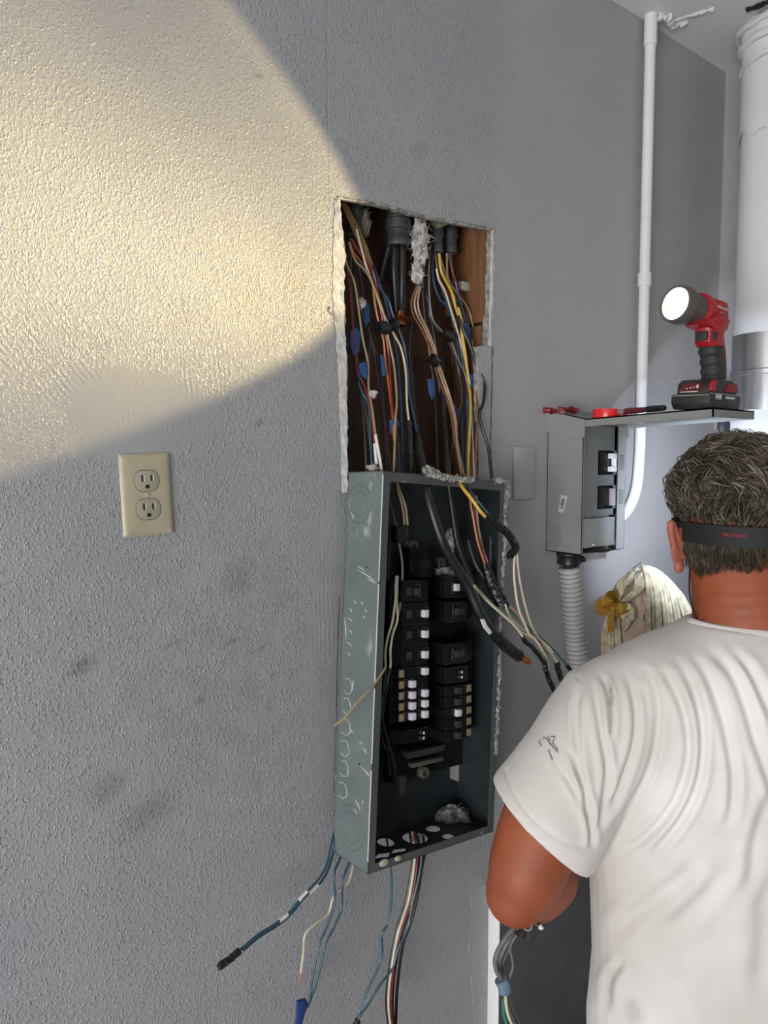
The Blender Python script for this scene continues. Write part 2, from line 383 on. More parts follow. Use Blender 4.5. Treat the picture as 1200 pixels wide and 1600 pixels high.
tag(obj('wall_left', bm, [M_wall, M_gyps], smooth=False), 'grey stippled painted wall with an opening cut round the breaker panel', kind='structure')
wall = bpy.data.objects['wall_left']

def strip(name, left, right, y, thick, m, parent, jit=0.0, seed=1, nsub=3, flare=0.0):      # ragged strip lying on the wall face
    r2 = random.Random(seed); vs = []; fs = []
    N = len(left); nc = nsub+1
    if flare: nc += 1
    for i in range(N):
        for j in range(nc):
            t = min(j/nsub, 1.0); u = left[i][0]+(right[i][0]-left[i][0])*t + r2.uniform(-jit, jit); v = left[i][1]+(right[i][1]-left[i][1])*t
            yy = y if j in (0, nc-1) else y - thick*(0.5+r2.random())
            if flare and j: yy = y-flare*t*(0.75+0.5*r2.random()) if j <= nsub else 0.004
            if flare and j > nsub:
                q = vs[-1]; vs.append(Vector((q.x+.0015, 0.004, q.z)))
            else: vs.append(W(u, v, yy))
    for i in range(N-1):
        for j in range(nc-1):
            k = i*nc+j; fs.append((k, k+1, k+nc+1, k+nc))
    return pymesh(name, vs, fs, m, parent, smooth=False)
def lin(pts, n):                                                # resample a pixel polyline by v
    pts = [Vector((p[0], p[1], 0)) for p in pts]; L = [0]
    for p, q in zip(pts, pts[1:]): L.append(L[-1]+(q-p).length)
    out = []
    for i in range(n):
        s = L[-1]*i/(n-1); k = 0
        while k < len(L)-2 and L[k+1] < s: k += 1
        t = (s-L[k])/max(L[k+1]-L[k], 1e-9); q = pts[k].lerp(pts[k+1], min(max(t, 0), 1)); out.append((q.x, q.y))
    return out
strip('torn_drywall_edge', lin([(523, 312), (521, 380), (520, 470), (526, 545), (529, 600), (531, 680), (535, 770)], 60), lin([(531, 312), (539, 400), (536, 470), (541, 545), (541, 600), (543, 680), (543, 770)], 60), -0.0006, 0.0009, M_gyp, wall, 1.2, 4, 3, 0.0035)
strip('torn_drywall_edge', lin([(768, 360), (766, 430), (763, 540)], 40), lin([(773, 358), (773, 430), (770, 540)], 40), -0.0006, 0.0015, M_gyp, wall, 0.6, 5)
strip('torn_drywall_edge', lin([(528, 306), (600, 318), (660, 335), (770, 356)], 60), lin([(529, 311), (600, 323), (660, 341), (770, 361)], 60), -0.0006, 0.0015, M_gyps, wall, 0.8, 6)
strip('scraped_plaster', lin([(515, 478), (521, 482), (527, 490)], 10), lin([(513, 486), (522, 498), (526, 512)], 10), -0.0006, 0.001, M_gyps, wall, 1.5, 8)
strip('crack', lin([(769, 541), (768, 600), (766, 680), (767, 750)], 30), lin([(770.6, 541), (769.6, 600), (767.4, 680), (768.4, 750)], 30), -0.0005, 0.0, M_crack, wall, 0.5, 9, 1)
strip('crack', lin([(731, 1365), (736, 1420), (731, 1490), (738, 1560), (740, 1600)], 24), lin([(732.3, 1365), (737.5, 1420), (732.5, 1490), (739.4, 1560), (741.4, 1600)], 24), -0.0005, 0.0008, M_gyp, wall, 0.8, 10, 1)
strip('crack', lin([(530, 930), (527, 1000), (525, 1120), (521, 1240)], 30), lin([(531.2, 930), (528.4, 1000), (526, 1120), (521.8, 1240)], 30), -0.0004, 0.0, M_crack, wall, 0.4, 11, 1)
# cavity behind the opening: studs, boards, plates
def sbox(name, lo, hi, m, parent=wall, bev=0.002):
    bm = bmesh.new(); add_box(bm, [(l+h)/2 for l, h in zip(lo, hi)], [h-l for l, h in zip(lo, hi)], bev=bev); return obj(name, bm, m, parent)
sbox('stud', (0.625, 0.0135, 0.6), (0.668, 0.11, 2.45), M_wood)
sbox('stud', (1.035, 0.0135, 1.812), (1.075, 0.11, 2.45), M_wood)
sbox('stud', (1.035, 0.0135, 0.6), (1.075, 0.11, 1.806), M_wood)
sbox('backing_board', (0.55, 0.1045, 0.5), (1.15, 0.125, 2.45), M_darkwood)
sbox('backing_board', (0.62, 0.096, 0.6), (1.08, 0.104, 1.738), M_darkwood)
sbox('backing_strip', (1.012, 0.075, 1.83), (1.034, 0.10, 1.90), M_wood)
sbox('top_plate', (0.62, 0.0135, 2.40), (1.08, 0.11, 2.44), M_darkwood)
sbox('bottom_plate', (0.62, 0.0135, 0.60), (1.08, 0.11, 0.64), M_darkwood)

bm = bmesh.new(); add_box(bm, ((XL+XB)/2, YF/2, CEIL+0.05), (XB-XL, -YF+0.1, 0.1)); tag(obj('ceiling', bm, M_ceil, smooth=False), 'pale grey painted ceiling', kind='structure')
bm = bmesh.new(); add_box(bm, ((XL+XB)/2, YF/2, -0.05), (XB-XL, -YF+0.1, 0.1)); tag(obj('floor', bm, M_floor, smooth=False), 'grey concrete floor', kind='structure')
bm = bmesh.new(); add_box(bm, (XB+0.05, YF/2, CEIL/2), (0.1, -YF, CEIL)); tag(obj('wall_back', bm, M_backwall, smooth=False), 'pale smooth end wall behind the vent pipe', kind='structure')
bm = bmesh.new(); add_box(bm, ((XL+XB)/2, YF-0.05, CEIL/2), (XB-XL, 0.1, CEIL)); tag(obj('wall_front', bm, M_backwall, smooth=False), 'pale wall behind the viewer', kind='structure')
# white trim strip and the charcoal panel low on the wall
def quad_px(name, px, y0, y1, m, label, bev=0.002):
    bm = bmesh.new(); pts = [W(u, v, y0) for u, v in px]; add_prism(bm, pts, (0, y1-y0, 0), bev=bev)
    return tag(obj(name, bm, m), label, kind='structure')
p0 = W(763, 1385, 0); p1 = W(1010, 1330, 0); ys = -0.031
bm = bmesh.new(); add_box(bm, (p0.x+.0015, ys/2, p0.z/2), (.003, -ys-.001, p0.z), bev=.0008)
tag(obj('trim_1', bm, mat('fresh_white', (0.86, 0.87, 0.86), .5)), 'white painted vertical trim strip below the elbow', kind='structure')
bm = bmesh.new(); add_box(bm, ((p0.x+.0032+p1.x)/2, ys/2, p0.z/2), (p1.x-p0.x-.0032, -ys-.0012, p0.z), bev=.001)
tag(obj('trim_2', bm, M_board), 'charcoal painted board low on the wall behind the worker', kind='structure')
# ------------------------------------------------------------------ the pulled-out breaker panel
BW, BH, BD = 0.280, 0.619, 0.092
def _rot(x, y, z): return Matrix.Rotation(z, 4, 'Z') @ Matrix.Rotation(x, 4, 'X') @ Matrix.Rotation(y, 4, 'Y')
MB = Matrix.Translation((0.6982, -0.1058, 1.5306)) @ _rot(-0.0409, 0.0836, 0.0152)   # front top left corner, x right, y in, z up
MBI = MB.inverted()
def BL(u, v, ax, val):                                          # pixel to the panel's own frame on one of its planes
    o = MBI @ CAM; d = MBI.to_3x3() @ ray(u, v); return o + d*((val-o[ax])/d[ax])
def circ(c, r, ax, n=20, ry=None):
    out = []
    for k in range(n):
        p = [0, 0, 0]; a, b = [(1, 2), (0, 2), (0, 1)][ax]
        p[a] = r*math.cos(2*PI*k/n); p[b] = (ry or r)*math.sin(2*PI*k/n); out.append(Vector(c)+Vector(p))
    return out
panel = thing('breaker_panel', 'open grey green breaker panel enclosure pulled out of the wall opening', 'electrical panel', MB @ Vector((BW/2, BD, -BH)))
def bput(name, bm, m, parent=None, **k):
    bmesh.ops.transform(bm, matrix=MB, verts=bm.verts); return obj(name, bm, m, parent or panel, **k)
t = 0.0016
bm = bmesh.new()
def sheet(bm, pts, holes, nrm, mo, mi_):                        # a sheet with an outside and an inside face
    add_poly(bm, pts, holes, mo); add_poly(bm, [Vector(p)+Vector(nrm)*t for p in pts], [[Vector(p)+Vector(nrm)*t for p in h] for h in holes], mi_)
    for lp in [pts]+list(holes):
        a = [bm.verts.new(p) for p in lp]; b = [bm.verts.new(Vector(p)+Vector(nrm)*t) for p in lp]
        for k in range(len(a)): bm.faces.new((a[k], a[(k+1) % len(a)], b[(k+1) % len(a)], b[k])).material_index = mo
hl = [circ(BL(573, 886, 0, 0), 0.0022, 0, 8), circ(BL(561, 1194, 0, 0), 0.0022, 0, 8)]
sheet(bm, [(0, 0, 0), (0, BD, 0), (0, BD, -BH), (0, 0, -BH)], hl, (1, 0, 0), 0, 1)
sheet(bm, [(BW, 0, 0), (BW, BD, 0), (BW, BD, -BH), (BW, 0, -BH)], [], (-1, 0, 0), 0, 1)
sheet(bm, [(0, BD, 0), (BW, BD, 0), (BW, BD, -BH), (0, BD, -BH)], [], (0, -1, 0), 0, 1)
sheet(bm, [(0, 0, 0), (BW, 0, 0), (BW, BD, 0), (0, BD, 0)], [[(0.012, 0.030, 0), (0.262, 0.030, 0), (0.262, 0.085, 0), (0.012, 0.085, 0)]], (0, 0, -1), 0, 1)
bh = []
for (u0, u1, v0, v1) in ((590, 615, 1311, 1324), (629, 668, 1301, 1320), (665, 688, 1292, 1301), (690, 709, 1305, 1312)):
    c = BL((u0+u1)/2, (v0+v1)/2, 2, -BH); e = BL(u1, (v0+v1)/2, 2, -BH); f2 = BL((u0+u1)/2, v0, 2, -BH)
    bh.append(circ(c, min((e-c).length, 0.03), 2, 22, min(max((f2-c).length, 0.008), 0.022)))
for q in ([(584, 1343), (607, 1340), (609, 1334), (590, 1336)], [(611, 1335), (633, 1331), (634, 1327), (615, 1329)]):
    bh.append([BL(u, v, 2, -BH) for u, v in q])
sheet(bm, [(0, 0, -BH), (BW, 0, -BH), (BW, BD, -BH), (0, BD, -BH)], bh, (0, 0, 1), 0, 1)
# front lips turned inwards
lp = 0.013
for (a, b) in (((0, 0), (lp, -BH)), ((BW-lp, 0), (BW, -BH))):
    add_box(bm, ((a[0]+b[0])/2, t/2, -BH/2), (lp, t, BH), mi=2)
add_box(bm, (BW/2, t/2, -0.008), (BW-2*lp, t, 0.016), mi=2); add_box(bm, (BW/2, t/2, -BH+0.0065), (BW-2*lp, t, 0.013), mi=2)
bmesh.ops.recalc_face_normals(bm, faces=bm.faces)
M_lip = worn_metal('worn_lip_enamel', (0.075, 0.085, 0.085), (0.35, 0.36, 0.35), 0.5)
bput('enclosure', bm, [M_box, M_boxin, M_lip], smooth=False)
# worn bright edge of the left side
bm = bmesh.new()
for z0, z1 in ((-0.006, -0.17), (-0.175, -0.33), (-0.335, -0.45), (-0.46, -0.60)):
    add_box(bm, (-0.0002, 0.0012, (z0+z1)/2), (0.0006, 0.0026, abs(z1-z0)))
bput('bare_edge', bm, M_chalk)
def ring_part(name, u, v, r, w, m, a0=0, a1=2*PI, n=26, jit=0.0):
    c = BL(u, v, 0, -0.0002); bm = bmesh.new(); r2 = random.Random(int(u*7+v)); pts = []
    for k in range(n+1):
        a = a0+(a1-a0)*k/n; rr_ = r*(1+r2.uniform(-jit, jit)); pts.append(c+Vector((0, rr_*math.cos(a), rr_*math.sin(a))))
    add_tube(bm, pts, [w*(0.6+0.8*r2.random()) if jit else w for _ in pts], n=4); return bput(name, bm, m)
for (u, v, rs) in ((561, 787, (0.031, 0.020)), (549, 835, (0.0085,)), (551, 897, (0.0125,)), (548, 1293, (0.034, 0.024))):
    for r in rs: ring_part('knockout', u, v, r, 0.0005, M_chalk2)
for (u, v) in ((543, 1072), (541, 1103), (540, 1136), (538, 1169), (537, 1201), (535, 1235)):
    ring_part('scraped_knockout', u, v, 0.0125, 0.0007, M_chalk, 0.9, 5.4, 18, 0.08)
for (u0, v0, u1, v1) in ((556, 889, 582, 906), (563, 893, 588, 910), (566, 1168, 572, 1178), (562, 1197, 576, 1212), (553, 1248, 563, 1266), (566, 1258, 566, 1250), (549, 1080, 552, 1062), (545, 950, 550, 957), (543, 966, 551, 972), (545, 985, 550, 990), (541, 1003, 550, 1010), (543, 1020, 547, 1026), (552, 938, 556, 944), (563, 940, 567, 946), (569, 952, 573, 957), (566, 962, 570, 967), (574, 905, 586, 912), (558, 885, 570, 893), (560, 1160, 566, 1163), (572, 1205, 577, 1214), (552, 1262, 558, 1272), (548, 800, 552, 812), (545, 1140, 551, 1146), (538, 965, 541, 1000)):
    bm = bmesh.new(); add_tube(bm, [BL(u0, v0, 0, -0.0001), BL((u0+u1)/2+1, (v0+v1)/2-1, 0, -0.0004), BL(u1, v1, 0, -0.0001)], [0.0003, 0.0012, 0.0004], n=5); bput('scrape_mark', bm, M_chalk)
# plaster left on the rim
def crust(name, pts, rad, seed, m, n=9, per=8, jit=0.5):
    r2 = random.Random(seed); path = catmull(pts, per); bm = bmesh.new()
    path = [p+Vector((r2.uniform(-1, 1), r2.uniform(-1, 1), r2.uniform(-1, 1)))*rad*0.25 for p in path]
    add_tube(bm, path, [rad*(1+r2.uniform(-jit, jit)) for _ in path], n=n)
    for v_ in bm.verts: v_.co += Vector(mnoise.noise_vector(v_.co*140))*rad*0.55+Vector(mnoise.noise_vector(v_.co*420))*rad*0.3
    return bm
bput('plaster_crust', crust('c', [(BW+0.001, 0.002, 0.001), (BW+0.002, 0.004, -0.12), (BW, 0.003, -0.25), (BW+0.001, 0.004, -0.36), (BW, 0.003, -0.48)], 0.0058, 3, M_gyp, per=70, jit=.18), M_gyps)
bput('plaster_crust', crust('c', [(0.085, 0.001, 0.003), (0.12, -0.001, -0.001), (0.16, 0.0, -0.003), (0.20, 0.0, -0.001)], 0.0050, 5, M_gyp, per=30, jit=.25), M_gyps)
bput('plaster_crust', crust('c', [(0.085, 0.004, 0.006), (0.10, 0.003, 0.007), (0.112, 0.004, 0.003)], 0.0055, 6, M_gyp, per=6), M_gyps)
bput('plaster_crust', crust('c', [(BW-0.03, 0.002, 0.0), (BW-0.01, 0.001, 0.002), (BW+0.004, 0.001, -0.001), (BW+0.004, 0.0, -0.03)], 0.0045, 8, M_gyp, per=8), M_gyps)
M_drip = mat('yellowed_paint_drip', (0.40, 0.37, 0.27), 0.5)
for (u, v, r) in ((600, 1348, 0.0065), (622, 1341, 0.0048)):
    bm = bmesh.new(); c = BL(u, v, 1, -0.001); add_ell(bm, c, ((r*1.5, 0, 0), (0, 0.003, 0), (0, 0, r*0.9)), 12, 8); bput('paint_drip', bm, M_drip)
# chassis, posts, terminal bars
bm = bmesh.new(); q0 = BL(616, 900, 1, 0.08); q1 = BL(742, 1190, 1, 0.08)
add_box(bm, ((q0.x+q1.x)/2, 0.084, (q0.z+q1.z)/2), (q1.x-q0.x, 0.006, q0.z-q1.z), bev=0.002); bput('chassis_plate', bm, M_breaker)
for (u, v, r) in ((648, 853, 0.010), (691, 878, 0.009), (665, 1208, 0.011)):
    bm = bmesh.new(); c = BL(u, v, 1, 0.07)
    add_lathe(bm, [(0, 0.02), (r, 0.02), (r, 0.002), (r*0.85, 0), (r*0.5, 0), (r*0.45, 0.008), (0, 0.008)], Matrix.Translation(c) @ Matrix.Rotation(-PI/2, 4, 'X') , 16); bput('standoff', bm, mat('greasy_post', (0.12, 0.11, 0.09), 0.5, var=0.4))
for k, (u, v) in enumerate(((626, 1002), (626, 1018), (626, 1034))):
    bm = bmesh.new(); c = BL(u, v, 1, 0.055); add_box(bm, c, (0.02, 0.02, 0.013), bev=0.002)
    add_lathe(bm, [(0, 0), (0.004, 0), (0.004, 0.003), (0, 0.003)], Matrix.Translation(c+Vector((0, -0.0125, 0))) @ Matrix.Rotation(PI/2, 4, 'X'), 10); bput('terminal_block', bm, M_breaker2)
bm = bmesh.new(); c0 = BL(632, 1180, 1, 0.06); c1 = BL(690, 1165, 1, 0.06); add_box(bm, (c0+c1)/2, ((c1-c0).length, 0.02, 0.012), Matrix.Identity(4), bev=0.002); bput('terminal_bar', bm, M_breaker2)
bm = bmesh.new(); c0 = BL(640, 1196, 1, 0.066); c1 = BL(690, 1184, 1, 0.066); add_box(bm, (c0+c1)/2, ((c1-c0).length, 0.012, 0.008), bev=0.002); bput('terminal_bar', bm, mat('greasy_post', (0, 0, 0)))
bm = bmesh.new(); q = [BL(u, v, 1, BD-t-0.001) for u, v in ((703, 1187), (719, 1192), (723, 1197), (723, 1224), (703, 1216))]; add_prism(bm, q, (0, -0.0008, 0)); bput('pale_plate', bm, M_dirtywhite)
bm = bmesh.new(); c = BL(643, 893, 1, 0.05); add_box(bm, BL(652, 880, 1, 0.07), (0.06, 0.03, 0.05), bev=0.004); bput('lug_block', bm, M_breaker)
# breakers -----------------------------------------------------------
BK = []
LB = 0.0775
def make_breaker(kind, h, label, hx=None, lit=True, square=True, dots=False):
    bm = bmesh.new(); f = 0.0
    add_box(bm, (LB/2, 0.030, 0), (LB, 0.046, h-0.0012), bev=0.0008)
    add_box(bm, (LB*0.62, 0.006, 0), (LB*0.74, 0.016, h-0.0016), bev=0.001)
    me = bpy.data.meshes.new('circuit_breaker'); bm.to_mesh(me); bm.free(); me.materials.append(M_breaker)
    o = bpy.data.objects.new('circuit_breaker', me); COL.objects.link(o); LOCAL.add(o.name)
    tag(o, label, 'circuit breaker', 'circuit breakers in the open panel')
    def ch(name, parts, m):
        bm = bmesh.new()
        for c, s, b in parts: add_box(bm, c, s, bev=b)
        return obj(name, bm, m, o)
    if dots:
        ch('handle', [((hx, -0.004, 0.0045), (0.008, 0.009, 0.0055), 0.0008), ((hx, -0.004, -0.0045), (0.008, 0.009, 0.0055), 0.0008)], M_breaker2)
        ch('handle_mark', [((hx+0.001, -0.0088, 0.0042), (0.0032, 0.0012, 0.0045), 0.0004), ((hx+0.001, -0.0088, -0.0042), (0.0032, 0.0012, 0.0045), 0.0004)], M_handlew)
    elif hx is not None:
        ch('handle', [((hx, -0.005, 0), (0.011, 0.010, min(h*0.62, 0.0125)), 0.0012)], M_handlew if lit else M_breaker2)
        if h > 0.03: ch('handle_frame', [((hx+0.008, -0.0035, 0), (0.0016, 0.004, 0.019), 0.0004), ((hx+0.003, -0.0035, 0.0105), (0.0115, 0.004, 0.0016), 0.0004)], M_breaker2)
    if square: ch('rating_square', [((0.0175 if h < 0.03 else 0.034, -0.0025 if h > 0.03 else 0.0010 - 0.0035, 0), (0.0105, 0.0016, min(h*0.72, 0.0125)), 0.0003)], M_tan if h < 0.03 else M_breaker2)
    ch('seam_line', [((LB*0.62, -0.0022, h/2-0.0012), (LB*0.72, 0.0008, 0.0006), 0.0)], M_breaker2)
    return o
def put_breaker(u, v, right, o, dy=0.0):
    c = BL(u, v, 1, 0.030+dy); o.matrix_basis = MB @ Matrix.Translation(c) @ (Matrix.Rotation(PI, 4, 'Y') if right else Matrix.Identity(4))
def copy_tree(o, label):
    r = o.copy(); COL.objects.link(r); LOCAL.add(r.name); r['label'] = label
    for ch in o.children:
        c = ch.copy(); COL.objects.link(c); c.parent = r; c.matrix_parent_inverse = Matrix.Identity(4)
    return r
H1, H2 = 0.0192, 0.0370
two = make_breaker('two', H2, 'wide black double breaker at the top of the left column, its handle dark', 0.048, False)
put_breaker(613, 925, False, two)
two2 = make_breaker('two', H2, 'wide black double breaker with white handle, second down the left column', 0.066)
put_breaker(613, 961, False, two2)
for v, lb in ((994, 'wide black double breaker with white handle, third down the left column'), (1027, 'wide black double breaker with white handle, lowest wide one on the left')):
    put_breaker(613, v, False, copy_tree(two2, lb))
sr = make_breaker('one', H1, 'slim black breaker with tan square, uppermost of the slim ones in the left column', 0.066)
put_breaker(613, 1054, False, sr)
sl = make_breaker('one', H1, 'slim black breaker with one white handle by its tan square, second slim one left', 0.038)
put_breaker(613, 1071.5, False, sl)
two_h = make_breaker('one', H1, 'slim black breaker with two white handles, third slim one down the left column', 0.038)
bm = bmesh.new(); add_box(bm, (0.066, -0.005, 0), (0.011, 0.010, 0.0119), bev=0.0012); obj('handle', bm, M_handlew, two_h)
put_breaker(613, 1089, False, two_h)
put_breaker(613, 1106, False, copy_tree(two_h, 'slim black breaker with two white handles, fourth slim one down the left column'))
put_breaker(613, 1123, False, copy_tree(two_h, 'slim black breaker with two white handles, lowest of the slim row on the left'))
lo = make_breaker('one', 0.024, 'black breaker with two small white marks, alone at the bottom of the left column', 0.060, dots=True, square=False)
put_breaker(613, 1156, False, lo)
rt = make_breaker('two', H2, 'wide black double breaker with pale handle at the top of the right column', 0.052)
put_breaker(742, 916, True, rt, 0.006)
rd = make_breaker('two', H2, 'wide black double breaker with dark handle, second down the right column', 0.05, False)
put_breaker(742, 953, True, rd, 0.006)
put_breaker(742, 1017, True, copy_tree(rd, 'wide black double breaker standing proud below the gap in the right column'), -0.012)
rm = make_breaker('two', 0.030, 'black breaker with a pair of small white marks in the right column', 0.040, dots=True, square=False)
put_breaker(742, 1049, True, rm, -0.002)
rs = make_breaker('one', H1, 'slim black breaker with tan square, uppermost slim one in the right column', 0.048, False)
put_breaker(742, 1073, True, rs)
put_breaker(742, 1090, True, copy_tree(rs, 'slim black breaker with tan square, second slim one in the right column'))
rw = make_breaker('one', H1, 'slim black breaker with the only white handle in the right column of slim ones', 0.047)
put_breaker(742, 1107, True, rw)
put_breaker(742, 1124, True, copy_tree(rs, 'slim black breaker with tan square, fourth slim one in the right column'))
put_breaker(742, 1141, True, copy_tree(rs, 'slim black breaker with tan square at the bottom of the right column'))

# ------------------------------------------------------------------ insulation tufts
def tuft(name, c, ax, seed, label, parent=None, fib=70, m=None, amp=0.4):
    r2 = random.Random(seed); bm = bmesh.new(); bmesh.ops.create_icosphere(bm, subdivisions=4, radius=1.0)
    ax = [Vector(a) for a in ax]; c = Vector(c)
    for v in bm.verts:
        q = v.co.copy(); k = 1+amp*mnoise.fractal(q*1.8+Vector((seed*3.1, 0, 0)), 0.8, 2.2, 4)+0.15*mnoise.noise(q*9)
        v.co = c+(ax[0]*q.x+ax[1]*q.y+ax[2]*q.z)*k
    L = max(a.length for a in ax)
    for _ in range(fib):
        d = Vector((r2.gauss(0, 1), r2.gauss(0, 1), r2.gauss(0, 1))).normalized(); p = c+(ax[0]*d.x+ax[1]*d.y+ax[2]*d.z)*0.85
        e = Vector((r2.uniform(-1, 1), r2.uniform(-1, 1), r2.uniform(-1, 1)))*L*0.35
        add_tube(bm, [p, p+e*0.5+d*L*0.12, p+e+d*L*0.10], [0.0006, 0.0005, 0.0002], n=3, cap=False)
    o = obj(name, bm, m or M_fluff, parent, angle=180)
    if label: tag(o, label, 'insulation')
    o['kind'] = 'stuff'
    return o
def tuft_px(u, v, y, wu, hv, seed, label, **k):
    c = W(u, v, y); s = (c-CAM).dot(FWD)/FPX
    return tuft('insulation_tuft', c, (RGT*wu*s, FWD*min(wu, hv)*s*0.6, UPV*hv*s), seed, label, **k)
tuft_px(655, 372, 0.035, 13, 36, 1, 'pale fibre insulation hanging down between the conduits', fib=120, amp=0.55)
tuft_px(652, 425, 0.035, 9, 18, 2, 'pale fibre insulation stuffed round the small hanging fitting', fib=70)
tuft_px(569, 348, 0.05, 9, 22, 3, 'dusty fibre insulation in the top left of the opening', m=mat('dusty_fibre', (0.26, 0.23, 0.19), 0.95, bump=0.9, bscale=260, var=0.4, vscale=70))
tuft_px(684, 347, 0.04, 13, 8, 4, 'fibre insulation above the right hand pair of conduits', m=mat('dusty_fibre', (0, 0, 0)))
tuft_px(708, 1276, -0.06, 26, 17, 5, 'grey plaster and fibre debris in the bottom of the panel', fib=60, m=mat('debris', (0.36, 0.36, 0.34), 0.95, bump=1.0, bscale=200, var=0.6, vscale=80, col2=(0.05, 0.05, 0.05)))
tuft_px(698, 894, -0.05, 21, 8, 6, 'dust and fibre debris on top of the right breaker column', fib=30, m=mat('debris', (0, 0, 0)))
tuft_px(704, 846, -0.045, 7, 20, 7, 'fibre strand stuck behind the thick black cable', fib=30, m=mat('debris', (0, 0, 0)))
tuft_px(565, 474, 0.03, 6, 9, 8, 'pale crumb of plaster caught among the left wires', fib=10)
tuft_px(583, 616, 0.0, 6, 6, 9, 'small pale fibre clump on the left wires', fib=25)
tuft_px(582, 731, -0.045, 9, 5, 10, 'white fibre on top of the panel near its left corner', fib=25)
tuft_px(670, 733, -0.05, 8, 5, 11, 'tan fibre on top of the panel beside the black cable', fib=25, m=mat('dusty_fibre', (0, 0, 0)))

# ------------------------------------------------------------------ conduit ends in the cavity
def conduit(u, v0, v1, y, r, label, collar=True):
    bot = W(u, v1, y); top = Vector((bot.x, bot.y, 2.39)); o = thing('conduit', label, 'conduit', tuple(bot))
    bm = bmesh.new(); M = Matrix.Translation(bot); L = 2.39-bot.z
    add_lathe(bm, [(r*0.72, 0.03), (r*0.74, 0.002), (r*0.85, 0), (r, 0.001), (r, 0.014), (r*0.92, 0.016), (r*0.92, 0.030)], M, 22); obj('threaded_end', bm, M_galv, o)
    bm = bmesh.new(); add_lathe(bm, [(r*0.92, 0.028), (r*1.12, 0.030), (r*1.12, 0.046), (r*1.0, 0.048), (r*1.0, L)], M, 22); obj('pipe', bm, M_galv, o)
    bm = bmesh.new(); add_lathe(bm, [(0, 0), (r*0.14, 0), (r*0.14, r*0.25), (0, r*0.25)], M @ Matrix.Translation((-r*0.4, -r*1.02, 0.038)) @ Matrix.Rotation(PI/2, 4, 'X'), 8); obj('screw', bm, M_screw, o)
    return o
conduit(555, 335, 366, 0.055, 0.0125, 'small grey conduit end at the far left of the opening')
conduit(622, 340, 386, 0.055, 0.021, 'widest grey conduit end, above the thick black cables')
conduit(682, 352, 396, 0.055, 0.0125, 'grey conduit end just right of the hanging insulation')
conduit(704, 352, 397, 0.06, 0.0125, 'grey conduit end nearest the wooden stud')
conduit(656, 420, 452, 0.045, 0.0085, 'small low conduit fitting below the hanging insulation')
bm = bmesh.new(); add_box(bm, W(726, 448, 0.06), (0.03, 0.015, 0.018), bev=0.004); tag(obj('cable_clamp', bm, M_dirtywhite), 'small pale cable clamp beside the wooden stud', 'clamp')
pp = [(533, 318), (541, 316), (560, 352), (574, 385), (583, 414), (577, 416), (563, 388), (548, 352)]
bm = bmesh.new(); add_prism(bm, [W(u, v, 0.03+0.001*(i % 3)) for i, (u, v) in enumerate(pp)], (0, 0.001, 0)); tag(obj('paper_strip', bm, M_kraft), 'torn brown paper strip hanging in the top left of the opening', 'paper')

# ------------------------------------------------------------------ wires
def vpx(p):
    d = Vector(p)-CAM; z = d.dot(FWD); return 800-FPX*d.dot(UPV)/z
def upx(p):
    d = Vector(p)-CAM; z = d.dot(FWD); return 600+FPX*d.dot(RGT)/z
def wire(pts, color, label, r=0.0020, tapes=(), end=None, name='wire', cat='wire', n=7, per=7, m=None):
    path = catmull([W(*p) for p in pts], per)
    bm = bmesh.new(); add_tube(bm, path, r, n=n)
    o = obj(name, bm, m or wmat(color)); tag(o, label, cat, 'loose wires round the panel')
    N = len(path)
    for (a, b, mm, k) in tapes:                                 # a taped stretch, by fraction of the length
        i0, i1 = int(a*(N-1)), max(int(b*(N-1)), int(a*(N-1))+1); seg = path[i0:i1+1]; bm = bmesh.new()
        add_tube(bm, catmull(seg, 3) if len(seg) > 2 else seg, r+k, n=9)
        for v in bm.verts: v.co += Vector(mnoise.noise_vector(v.co*260))*min(k, 0.003)*0.5
        obj('tape', bm, mm, o)
    if end:                                                     # bare copper end
        d = (path[-1]-path[-2]).normalized(); bm = bmesh.new(); add_tube(bm, [path[-1]-d*0.001, path[-1]+d*end], r*0.62, n=7); obj('copper_end', bm, M_copper, o)
    return o
def flag(parent, px, y, m=None, th=0.003):                      # a folded tape flag on a wire
    bm = bmesh.new(); add_prism(bm, [W(u, v, y+0.001*((i*7) % 3)) for i, (u, v) in enumerate(px)], (0, th, 0), bev=0.0008)
    return obj('tape_flag', bm, m or M_bluetape, parent)
def band(parent, pts, y, r=0.006, m=None):
    bm = bmesh.new(); add_tube(bm, catmull([W(u, v, y) for u, v in pts], 4), r, n=10)
    for v in bm.verts: v.co += Vector(mnoise.noise_vector(v.co*200))*r*0.2
    return obj('tape_band', bm, m or M_blacktape, parent)
def yl(pts, y0, y1, knee=0.55):                                 # spread depth along the wire: y0 at the top, y1 at the box
    out = []
    v0, v1 = pts[0][1], pts[-1][1]
    for u, v in pts:
        s = (v-v0)/(v1-v0); s = max(0, (s-knee)/(1-knee)) if knee < 1 else 0
        out.append((u, v, y0+(y1-y0)*s))
    return out
BT, BLK, WT = M_bluetape, M_blacktape, M_whitetape
